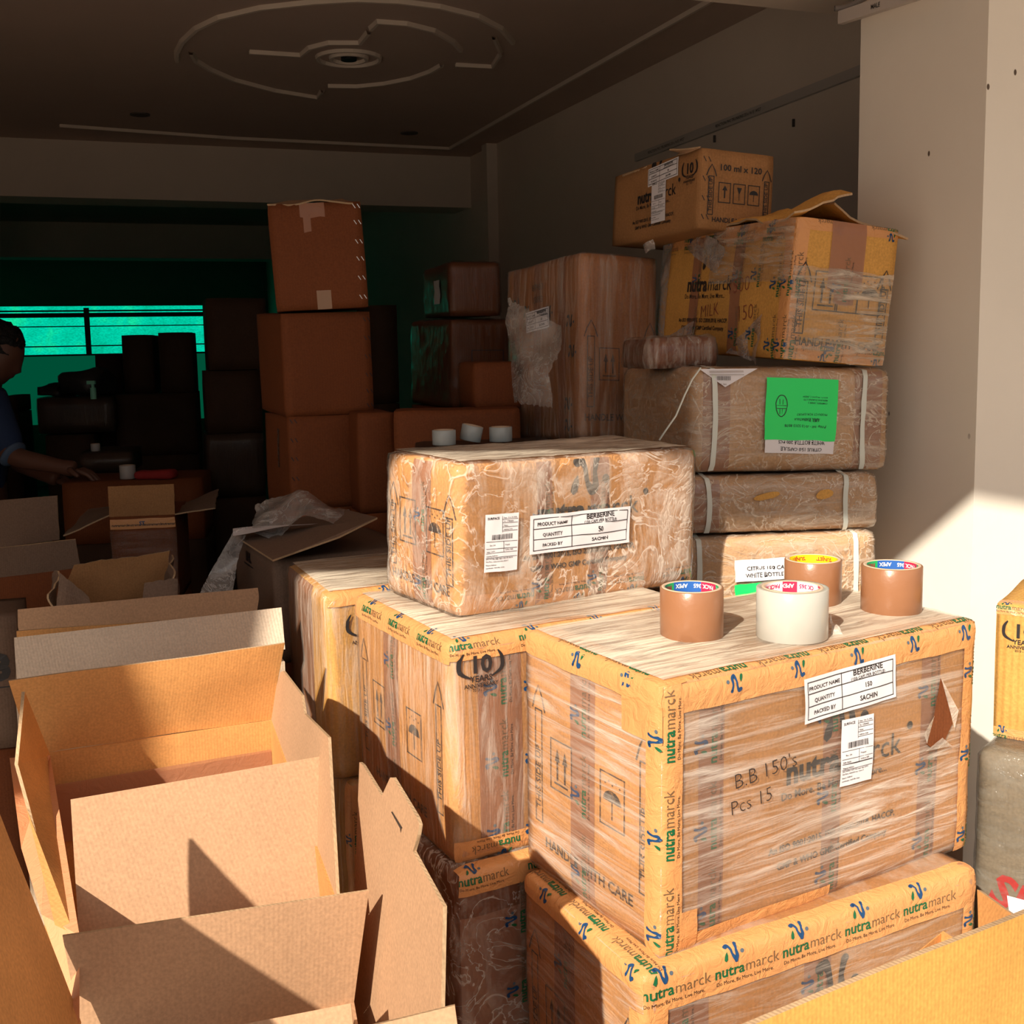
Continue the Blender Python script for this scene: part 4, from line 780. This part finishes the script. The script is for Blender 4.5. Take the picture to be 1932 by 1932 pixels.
# open carton behind the large one
nb = [at(27, 1282, 2.02), at(536, 1220, 2.14), at(500, 1180, 2.32), at(30, 1215, 2.20)]
zr = min(p.z for p in nb)-.01
for p in nb: p.z = zr
N2 = open_box('open_carton', 'open carton with two pale ribbed flaps up, directly behind the large open carton', nb, 0, M_grey)
M_pale = cardboard('kraft_pale', (.62, .50, .39), (150, 150, 0), .35, var=.08)
hang([at(32, 1290, 2.0), at(538, 1225, 2.11), at(531, 1146, 2.13), at(27, 1203, 2.02)], 24, 6, 'lid_flap', M_pale, N2, wob=.006, thick=.005, rag=.0)
hang([at(35, 1215, 2.2), at(487, 1170, 2.3), at(487, 1109, 2.32), at(33, 1150, 2.22)], 24, 6, 'lid_flap', M_tan, N2, wob=.006, thick=.005, rag=.01)
hang([at(32, 1230, 2.08), at(300, 1205, 2.12), at(300, 1172, 2.12), at(31, 1191, 2.08)], 12, 3, 'lid_flap', M_or, N2, wob=.004, thick=.005)
# open carton at the lower right
ra, rb = at(1420, 1934, .86), at(1934, 1721, 1.03); rb2 = seg(ra, rb, 1.35); ra2 = seg(ra, rb, -.35)
zt = (ra.z+rb.z)/2; bk = Vector((-.31, .52, 0)).normalized()*.30
m0, m1 = ra2.copy(), rb2.copy(); m0.z -= .16; m1.z -= .16; bk = Vector((bk.x*.9, bk.y, 0))
far = [m0+Vector((0.02, .03, 0)), m1+Vector((0.02, .03, 0))]
O3 = open_box('open_carton', 'open carton with a long ribbed orange flap across the bottom right corner', [far[0], far[1], far[1]+Vector((.10, .34, 0)), far[0]+Vector((.10, .34, 0))] if False else [m0, m1, m1+Vector((-.08, .20, 0)), m0+Vector((-.02, .06, 0))], 0, M_or)
hang([m0, m1, rb2, ra2], 30, 8, 'lid_flap', M_yel, O3, wob=.004, freq=5, thick=.006)
hang([at(1845, 1760, 1.24), at(1905, 1760, 1.18), at(1908, 1724, 1.19), at(1843, 1678, 1.27)], 4, 4, 'lid_flap', M_or, O3, wob=.002, thick=.005)
o = tag(hang([at(1900, 1690, 1.22), at(1960, 1705, 1.2), at(1960, 1740, 1.18), at(1905, 1728, 1.2)], 4, 3, 'paper_sheet', M_paper, None, wob=.004, origin=Vector((0, 0, 0))), 'white paper corner sticking out of the lower right open carton', 'paper')
# ------------------------------------------------------------------ tape rolls
def roll(label, px, py, mat, segs, text_, r_out, hgt, z, tilt=None, cat='roll of packing tape', group='rolls of packing tape on the front carton', phase=2.0, loc=None, r_in=None, clear=False, loose=False):
    c = loc or atz(px, py, z); root = thing('tape_roll', label, cat, c, group); n = 64; r_in = r_in or .038; r_core = r_in+.004
    def lathe(name, prof, m, smooth=True):
        V = [(r*math.cos(6.28318*i/n), r*math.sin(6.28318*i/n), zz) for i in range(n) for r, zz in prof]; k = len(prof)
        return mesh_obj(name, V, [(i*k+j, ((i+1) % n)*k+j, ((i+1) % n)*k+(j+1) % k, i*k+(j+1) % k) for i in range(n) for j in range(k)], m, root, smooth=smooth)
    b = .0008
    lathe('tape_winding', [(r_core, b), (r_out-b, b), (r_out, 2*b), (r_out, hgt-2*b), (r_out-b, hgt-b), (r_core, hgt-b)], mat)
    core = lathe('core', [(r_in, 0), (r_core, 0), (r_core, hgt), (r_in, hgt)], plain('core_board', (.62, .46, .33), .8))
    if segs:
        V = []; Fc = []; mi = []; a = phase; mats = []
        for (wd, m) in segs:
            k0_ = len(V); ns = max(2, int(wd*12)); mats.append(m)
            for i in range(ns+1):
                t = a-wd*i/ns
                for zz in (.001, hgt-.001): V.append(((r_in-.0004)*math.cos(t), (r_in-.0004)*math.sin(t), zz))
            for i in range(ns): Fc.append((k0_+2*i, k0_+2*i+1, k0_+2*i+3, k0_+2*i+2)); mi.append(len(mats)-1)
            a -= wd
        cp_ = mesh_obj('core_print', V, Fc, mats, core, mi)
        I_ = Ink(); tot = 0; rows = 5
        for (wd, m), (s_, tm) in zip(segs, text_):
            for rr in range(rows):
                if s_: I_.text(s_, (tot+wd*.5)*r_in, hgt*(.06+rr*.19), .0082, tm, .03, align='c', sx=.95)
            tot += wd
        V = []
        for x, y in I_.v: t = phase-x/r_in; y = hgt-y; t2 = (phase-tot)+x/r_in; V.append(((r_in-.0009)*math.cos(t2), (r_in-.0009)*math.sin(t2), y))
        # upside-down lettering, read from the far side of the ring
        mesh_obj('core_lettering', V, [f for f in I_.f], [ink('ink_white', (.85, .85, .85)), M_red, ink('ink_pink', (.75, .02, .12))], core, I_.m)
    return root
c_bl, c_gr, c_rd, c_wh, c_yw = plain('core_blue', (.02, .12, .45), .5), plain('core_green', (.01, .42, .12), .5), plain('core_red', (.6, .02, .08), .5), plain('core_white', (.85, .83, .85), .5), plain('core_yellow', (.95, .72, .01), .5)
M_roll = plain('roll_brown', (.30, .135, .065), .32, bump=.15, bscale=30, spec=.5)
m, nt, out = new_mat('roll_clear'); b = N(nt, 'ShaderNodeBsdfPrincipled', **{'Base Color': (.56, .55, .50, 1), 'Roughness': .2}); b.inputs['Subsurface Weight'].default_value = .25; b.inputs['Subsurface Radius'].default_value = (.01, .01, .01); b.inputs['Transmission Weight'].default_value = .12; nt.links.new(b.outputs[0], out.inputs[0]); M_rollc = m
RS = .74; zt = HC-.5543*S+.0035
def rloc(px, py): 
    p = atz(px, py, zt); return p
SEG = [(.75, c_gr), (1.1, c_bl), (.75, c_rd), (.8, c_gr), (1.1, c_bl), (.75, c_rd), (.7, c_yw)]; TX = [('APEX', 0), ('PACK 365', 0), ('APEX', 0)]*2+[('PACK', 1)]
PW = [(1.0, c_wh), (.55, c_rd)]*3+[(.9, c_wh)]; TW = [('CK 365', 2), ('APEX', 0)]*3+[('PACK 365', 2)]
YW = [(1.2, c_yw)]*5; TY = [("'SUNJET'", 1)]*5
roll('brown tape roll with green and blue printed core, leftmost of the four', 1305, 1200, M_roll, SEG, TX, .0445, .072, zt, phase=2.9)
roll('clear tape roll with pink and white printed core, in the middle front', 1494, 1201, M_rollc, PW, TW, .0495, .072, zt, phase=2.7)
roll('brown tape roll with a yellow printed core, behind the clear roll', 1533, 1138, M_roll, YW, TY, .0440, .072, zt, phase=2.6)
roll('brown tape roll with blue and red printed core, rightmost of the four', 1681, 1152, M_roll, SEG, TX, .0450, .072, zt, phase=2.6)
sc = tag(hang([at(1566, 1158, 1.62), at(1580, 1190, 1.58), at(1612, 1212, 1.54), at(1570, 1208, 1.55)], 8, 8, 'loose_tape_tail', film('film_tatter', (40, 40, 40)), None, wob=.012, freq=40, origin=Vector((0, 0, 0))), 'crumpled clear tape scrap lying beside the clear tape roll', 'plastic scrap')
# silvery rolls at the back on a black sheet
bz = at(880, 832, 2.62).z
blk = frontz = Carton('dark_table', 'dark covered bench top behind the crinkly-wrapped carton, with silver tape rolls on it', (at(800, 832, 2.45).x/S, 2.45/S, (bz-HC)/S, .2, .42, .26, .34), M_dark, cat='bench', r=.01); support(blk, 'dark crate beneath the covered bench top', 1, M_dark)
M_sil = plain('roll_silver', (.42, .46, .46), .3); 
for i, (x, d, l) in enumerate(((838, 2.50, 'grey-white tape roll on the dark bench, left one'), (945, 2.56, 'grey tape roll with a curled peeling end on the dark bench'))):
    c_ = at(x, 832, d); c_.z = bz+.002; roll(l, 0, 0, M_sil, None, None, .026, .034, 0, loc=c_, group='grey tape rolls on the dark bench', r_in=.018)
c_ = at(886, 812, 2.55); rt = roll('grey tape roll lying tilted between two upright ones on the dark bench', 0, 0, M_sil, None, None, .024, .036, 0, loc=Vector((c_.x, c_.y, bz+.006)), group='grey tape rolls on the dark bench', r_in=.017); rt.rotation_euler = (0, .22, 0)
# ------------------------------------------------------------------ dim back of the shop
def fbox(name, label, x0, x1, y0, y1, d, mat=None, yaw=.37, depth=.34, film_mat=None, cat='cardboard box', group=None, sup=True, tx=0, ty=0):
    a = at(x0, y0, d); q = ray(x1, (y0+y1)/2); t = q.x/q.y; cx, cy_ = a.x, a.y; w_ = (t*cy_-cx)/(math.cos(yaw)-t*math.sin(yaw)); b = at(x0, y1, d)
    c = Carton(name, label, (a.x, a.y, a.z-HC, yaw, w_, depth, a.z-b.z, tx, ty), mat or M_deep, cat, group, r=.006, film_mat=film_mat, scale=1.0, step=.05, film_off=.004, fine=.005 if film_mat else 0)
    return c
M_dk = cardboard('kraft_dim', (.06, .030, .016))  # darkness of the deep interior is put into this board colour
bk = []
def bb_(*a, **k): c = fbox(*a, **k); bk.append(c); return c
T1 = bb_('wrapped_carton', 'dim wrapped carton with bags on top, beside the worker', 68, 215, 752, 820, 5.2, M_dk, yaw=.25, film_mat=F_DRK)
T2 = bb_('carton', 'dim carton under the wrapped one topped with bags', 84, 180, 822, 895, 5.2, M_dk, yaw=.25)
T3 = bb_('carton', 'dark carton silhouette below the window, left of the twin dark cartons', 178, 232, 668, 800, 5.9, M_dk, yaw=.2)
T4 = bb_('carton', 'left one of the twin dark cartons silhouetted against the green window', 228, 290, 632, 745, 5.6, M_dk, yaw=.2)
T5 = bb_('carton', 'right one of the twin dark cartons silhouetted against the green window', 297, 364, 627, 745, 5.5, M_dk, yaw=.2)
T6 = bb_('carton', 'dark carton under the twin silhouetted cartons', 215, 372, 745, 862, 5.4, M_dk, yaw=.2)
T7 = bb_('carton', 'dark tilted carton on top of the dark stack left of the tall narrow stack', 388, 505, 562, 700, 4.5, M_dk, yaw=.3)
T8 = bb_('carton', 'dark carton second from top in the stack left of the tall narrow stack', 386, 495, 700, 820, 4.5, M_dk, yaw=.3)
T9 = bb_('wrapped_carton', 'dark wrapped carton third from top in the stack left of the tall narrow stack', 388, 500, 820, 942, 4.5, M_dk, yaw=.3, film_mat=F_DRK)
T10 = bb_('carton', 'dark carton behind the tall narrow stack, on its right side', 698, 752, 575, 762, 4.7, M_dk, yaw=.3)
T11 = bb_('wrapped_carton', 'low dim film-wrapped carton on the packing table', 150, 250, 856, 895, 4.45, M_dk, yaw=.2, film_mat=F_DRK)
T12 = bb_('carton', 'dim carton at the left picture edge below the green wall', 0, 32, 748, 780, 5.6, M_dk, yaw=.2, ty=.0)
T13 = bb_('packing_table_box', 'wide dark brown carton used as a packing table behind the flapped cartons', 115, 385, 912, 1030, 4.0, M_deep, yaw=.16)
for c, l in ((T2, 'dark carton at floor level under the bag-topped pair'), (T3, 'floor-level dark carton below the silhouetted one under the window'), (T6, 'floor-level dark carton under the twin silhouettes'), (T9, 'floor-level dark carton under the stack left of the tall narrow stack'), (T10, 'floor-level dark carton behind the tall narrow stack'), (T12, 'dark carton at floor level by the left edge'), (T13, 'dark crate under the packing table carton')): support(c, l, 1, M_dk)
for i, (x, y, s_, l) in enumerate(((105, 750, .05, 'dark crumpled bag on the wrapped carton, left'), (162, 742, .085, 'dark crumpled bag on the wrapped carton, right and taller'))):
    c_ = at(x, y+6, 5.35); V, Fc = rbox(s_*2.4, .2, s_*1.3, s_*.4, 0, .05, i*5, .03); o = tag(mesh_obj('plastic_bag', V, Fc, M_dark, None, smooth=True), l, 'bag'); o.location = (c_.x, c_.y, T1.base.z+T1.h)
c_ = at(176, 742, 5.0); sb = thing('spray_bottle', 'small pale spray bottle catching green light near the dark bags', 'bottle', (c_.x, c_.y, T1.base.z+T1.h), None)
M_pg = plain('pale_plastic_green_light', (.25, .7, .5), .3); disc_obj('bottle_body', (0, 0), .013, 0, .05, M_pg, parent=sb); disc_obj('bottle_neck', (0, 0), .007, .05, .065, M_pg, parent=sb); block('trigger_head', (-.024, -.007, .065), (.012, .007, .080), M_pg, sb)  # green light on the pale bottle is put into its colour
roll('pale tape roll on the packing table, beside the worker\'s hand', 0, 0, plain('roll_dimwhite', (.5, .48, .46), .4), None, None, .028, .05, 0, loc=Vector((at(242, 908, 4.1).x, 4.1, T13.base.z+T13.h+.001)), group='tape rolls at the packing table', r_in=.02)
roll('small pale tape roll standing on the low dim wrapped carton', 0, 0, plain('roll_dimwhite', (.5, .48, .46), .4), None, None, .018, .03, 0, loc=Vector((at(177, 850, 4.5).x, 4.52, T11.base.z+T11.h+.003)), group='tape rolls at the packing table', r_in=.012)
c_ = at(295, 905, 4.1); V, Fc = rbox(.14, .08, .03, .014, 0, .008, 3, .01); o = tag(mesh_obj('red_cloth', V, Fc, plain('red_cloth', (.35, .02, .02), .8), None, smooth=True), 'small red cloth bundle on the packing table right of the tape roll', 'cloth'); o.location = (c_.x, 4.1, T13.base.z+T13.h)
# flapped carton in the middle, its neighbours and the torn one
Q3 = Carton('open_carton', 'open carton with film-wrapped front and flaps spread to both sides, in the dim middle', (-1.5013, 4.1998, -0.60, 0.16, 0.2366, 0.4, 0.34), M_deep, 'open cardboard box', film_mat=None, r=.004, scale=.75)
Q3.tape('F', 0, Q3.w, 0, Q3.h*.84, film('film_wet', (4, 4, 50), lo=.02, hi=.12, bump=1.0), False, 'stretch_film', lift=.002); Q3.tape('F', 0, Q3.w, Q3.h*.86, Q3.h*.97, M_tape, False)
I_ = Ink(); [I_.text('nutramarck', .005+i*.045, Q3.h*.89, .010, 0, .02) for i in range(4)]; I_.text('ST', .08, Q3.h*.90, .014, 1, .04); Q3.print('F', I_, False)
w2, d2, h = Q3.w/2, Q3.d/2, Q3.h
flap_on(Q3, ((-w2, -d2, h), (w2, -d2, h), (w2, -d2+.01, h+.085), (-w2, -d2+.01, h+.085)), M_mid, wob=.004, rag=.01)
flap_on(Q3, ((-w2, -d2+.26, h), (-w2, -d2, h), (-w2-.12, -d2-.02, h-.045), (-w2-.10, -d2+.22, h-.01)), M_gdim, wob=.006, rag=.02)
flap_on(Q3, ((w2, -d2+.26, h), (w2, -d2, h), (w2+.11, -d2-.0, h+.015), (w2+.10, -d2+.24, h+.04)), M_gdim, wob=.006, rag=.02)
support(Q3, 'carton beneath the flapped film-fronted carton')
def dimopen(label, pts_front, pts_back, d, hgt, mat, body=M_deep):
    a, b = at(*pts_front[0], d), at(*pts_front[1], d+.1); dep = Vector((-.12, .3, 0)); z_ = (a.z+b.z)/2; a.z = b.z = z_
    r_ = open_box('open_carton', label, [a, b, b+dep, a+dep], 0, body); f = at(*pts_front[2], d-.02); g = at(*pts_front[3], d+.08)
    hang([a, b, g, f], 14, 5, 'lid_flap', mat, r_, wob=.006, thick=.004, rag=.01)
    if pts_back: P = [at(*p, d+.38) for p in pts_back]; hang(P, 14, 5, 'lid_flap', mat, r_, wob=.006, thick=.004, rag=.01)
    return r_
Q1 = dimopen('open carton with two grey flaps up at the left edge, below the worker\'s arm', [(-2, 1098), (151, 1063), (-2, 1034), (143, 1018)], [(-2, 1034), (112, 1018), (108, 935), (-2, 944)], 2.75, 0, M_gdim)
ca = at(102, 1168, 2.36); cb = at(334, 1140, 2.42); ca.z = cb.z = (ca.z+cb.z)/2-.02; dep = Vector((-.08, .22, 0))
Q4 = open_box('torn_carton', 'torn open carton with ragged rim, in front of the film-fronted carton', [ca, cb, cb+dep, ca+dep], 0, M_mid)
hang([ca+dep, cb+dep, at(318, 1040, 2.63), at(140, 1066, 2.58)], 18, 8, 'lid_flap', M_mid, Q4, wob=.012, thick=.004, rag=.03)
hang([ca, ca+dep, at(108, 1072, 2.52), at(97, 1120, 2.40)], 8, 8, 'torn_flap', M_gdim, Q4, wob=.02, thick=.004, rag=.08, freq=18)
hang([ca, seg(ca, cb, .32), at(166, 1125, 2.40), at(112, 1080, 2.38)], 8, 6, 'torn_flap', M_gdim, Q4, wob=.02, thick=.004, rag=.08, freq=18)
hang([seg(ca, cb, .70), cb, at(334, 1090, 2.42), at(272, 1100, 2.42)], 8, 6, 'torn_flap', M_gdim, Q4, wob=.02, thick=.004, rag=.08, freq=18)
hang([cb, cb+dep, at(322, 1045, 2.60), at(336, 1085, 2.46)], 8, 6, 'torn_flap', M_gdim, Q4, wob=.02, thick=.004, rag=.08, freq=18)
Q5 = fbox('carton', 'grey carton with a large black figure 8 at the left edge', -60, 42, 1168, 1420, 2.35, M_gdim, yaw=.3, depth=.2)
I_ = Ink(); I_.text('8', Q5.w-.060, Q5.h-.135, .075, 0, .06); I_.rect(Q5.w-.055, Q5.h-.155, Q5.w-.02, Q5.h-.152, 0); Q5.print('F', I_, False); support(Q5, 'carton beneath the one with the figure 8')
# ------------------------------------------------------------------ the worker at the left edge
def skin(name, pts, edges, rad, mat, parent, sub=2):
    me = bpy.data.meshes.new(name); me.from_pydata([tuple(p) for p in pts], edges, []); o = bpy.data.objects.new(name, me); C.objects.link(o)
    md = o.modifiers.new('s', 'SKIN'); 
    for v, r_ in zip(me.skin_vertices[0].data, rad): v.radius = r_ if isinstance(r_, tuple) else (r_, r_)
    me.skin_vertices[0].data[0].use_root = True
    sm = o.modifiers.new('u', 'SUBSURF'); sm.levels = sub; sm.render_levels = sub
    dg = bpy.context.evaluated_depsgraph_get(); m2 = bpy.data.meshes.new_from_object(o.evaluated_get(dg)); bpy.data.objects.remove(o)
    m2.materials.clear(); m2.materials.append(mat); m2.polygons.foreach_set('use_smooth', [True]*len(m2.polygons))
    o = bpy.data.objects.new(name, m2); C.objects.link(o); o.parent = parent; return o
PD = 4.35
fx = at(-70, 900, PD); person = thing('person', 'person in a dark blue shirt bending over the packing table at the left edge', 'person', (fx.x, fx.y, 0))
L = lambda px, py, d: at(px, py, d)-person.location
hip = Vector((0, .0, .90)); chest = L(-52, 790, PD); neck = L(-28, 715, PD-.02); head = L(-6, 668, PD-.03); crown = L(-2, 632, PD-.03)
shR, shL = L(-22, 765, PD-.16), L(-50, 752, PD+.16); elb = L(22, 862, PD-.22); wri = L(112, 880, PD-.25); plm = L(146, 886, PD-.25)
elL = L(5, 860, PD+.18); wrL = L(80, 895, PD+.10); pmL = L(112, 905, PD+.08)
kn = [Vector((.06, -.10, .48)), Vector((.06, .12, .48))]; ft = [Vector((0, -.12, .08)), Vector((0, .13, .08))]; toe = [Vector((.16, -.12, .04)), Vector((.16, .13, .04))]
SK = plain('skin', (.16, .07, .045), .5)
pts = [hip, seg(hip, chest, .5), chest, neck, head, shR, elb, wri, plm, shL, elL, wrL, pmL, kn[0], ft[0], toe[0], kn[1], ft[1], toe[1]]
ed = [(0, 1), (1, 2), (2, 3), (3, 4), (2, 5), (5, 6), (6, 7), (7, 8), (2, 9), (9, 10), (10, 11), (11, 12), (0, 13), (13, 14), (14, 15), (0, 16), (16, 17), (17, 18)]
rad = [.13, .12, .13, .055, .07, .06, .042, .028, .034, .06, .042, .028, .034, .07, .045, .04, .07, .045, .04]
bodyo = skin('person_body', pts, ed, rad, SK, person)
def ell(name, c, rx, ry, rz, mat, parent, amp=0, tilt=0, seed=0, shape=None):
    bm_ = bmesh.new(); bmesh.ops.create_icosphere(bm_, subdivisions=4, radius=1)
    for v in bm_.verts:
        p = v.co.copy(); q = Vector((p.x*rx, p.y*ry, p.z*rz))
        if shape: q = shape(p, q)
        q += p*amp*noise.noise(p*5+Vector((seed, 0, 0))); v.co = q
    me = bpy.data.meshes.new(name); bm_.to_mesh(me); bm_.free(); me.materials.append(mat); me.polygons.foreach_set('use_smooth', [True]*len(me.polygons))
    o = bpy.data.objects.new(name, me); C.objects.link(o); o.parent = parent; o.location = c; o.rotation_euler = (0, tilt, 0); return o
def face(p, q):
    if p.x > .5:                                                    # looking along +x: brow, nose, mouth, chin
        g = lambda z0, s_, y0=0, sy=.25: math.exp(-((p.z-z0)/s_)**2-((p.y-y0)/sy)**2)
        q.x += .022*g(-.12, .13, 0, .14)+.006*g(.18, .08)-.008*g(.05, .09, .35, .15)-.008*g(.05, .09, -.35, .15)+.006*g(-.42, .05)+.010*g(-.75, .15)
    if p.z < -.2: q.y *= 1-.25*(-p.z-.2)
    return q
hd = ell('person_head', head, .095, .075, .118, SK, person, shape=face, tilt=.55); me2 = hd
bpy.context.view_layer.update()
HAIR = plain('hair', (.008, .007, .007), .6, bump=.8, bscale=90)
def hair_shape(p, q): return q if (p.x < .35 or p.z > .45) else q*.88
ell('hair', head+Vector((-.006, 0, .022)), .108, .088, .112, HAIR, person, .014, .55, 3, hair_shape)
for sy in (-1, 1): ell('ear', head+Vector((-.005, sy*.076, -.005)), .016, .008, .028, SK, person)
SH = plain('blue_shirt', (.025, .05, .13), .8, bump=.3, bscale=25)
skin('shirt', [seg(hip, chest, -.12), seg(hip, chest, .6), chest, seg(chest, neck, .7), shR, seg(shR, elb, .55), seg(shR, elb, .98), shL, seg(shL, elL, .55), seg(shL, elL, .95)],
     [(0, 1), (1, 2), (2, 3), (2, 4), (4, 5), (5, 6), (2, 7), (7, 8), (8, 9)], [.155, .15, .16, .075, .085, .07, .066, .085, .07, .066], SH, person)
cf = seg(elb, wri, .02); skin('rolled_cuff', [seg(shR, elb, .88), seg(elb, wri, .12)], [(0, 1)], [.066, .062], plain('cuff_blue', (.10, .16, .27), .8), person)
skin('trousers', [hip+Vector((0, 0, .08)), kn[0], ft[0]+Vector((0, 0, .04)), kn[1], ft[1]+Vector((0, 0, .04))], [(0, 1), (1, 2), (0, 3), (3, 4)], [.15, .085, .06, .085, .06], plain('trousers', (.02, .02, .025), .9), person)
for (pm, wr_, sgn) in ((plm, wri, -1), (pmL, wrL, 1)):
    dirf = (pm-wr_).normalized(); side = Vector((0, 1, 0))
    for i, (off, ln) in enumerate(((-.028, .060), (-.010, .072), (.010, .068), (.026, .052))):
        b0 = pm+side*off; b1 = b0+dirf*(.02+ln*.45)+Vector((0, 0, -.006)); b2 = b1+dirf*ln*.35+Vector((0, 0, -.020)); b3 = b2+dirf*ln*.15+Vector((0, 0, -.020))
        skin('finger', [b0, b1, b2, b3], [(0, 1), (1, 2), (2, 3)], [.011, .0095, .0085, .007], SK, person, 1)
    t0 = pm-dirf*.02+side*.025*sgn; skin('thumb', [t0, t0+side*.03*sgn+dirf*.02, t0+side*.04*sgn+dirf*.05-Vector((0, 0, .015))], [(0, 1), (1, 2)], [.014, .011, .008], SK, person, 1)
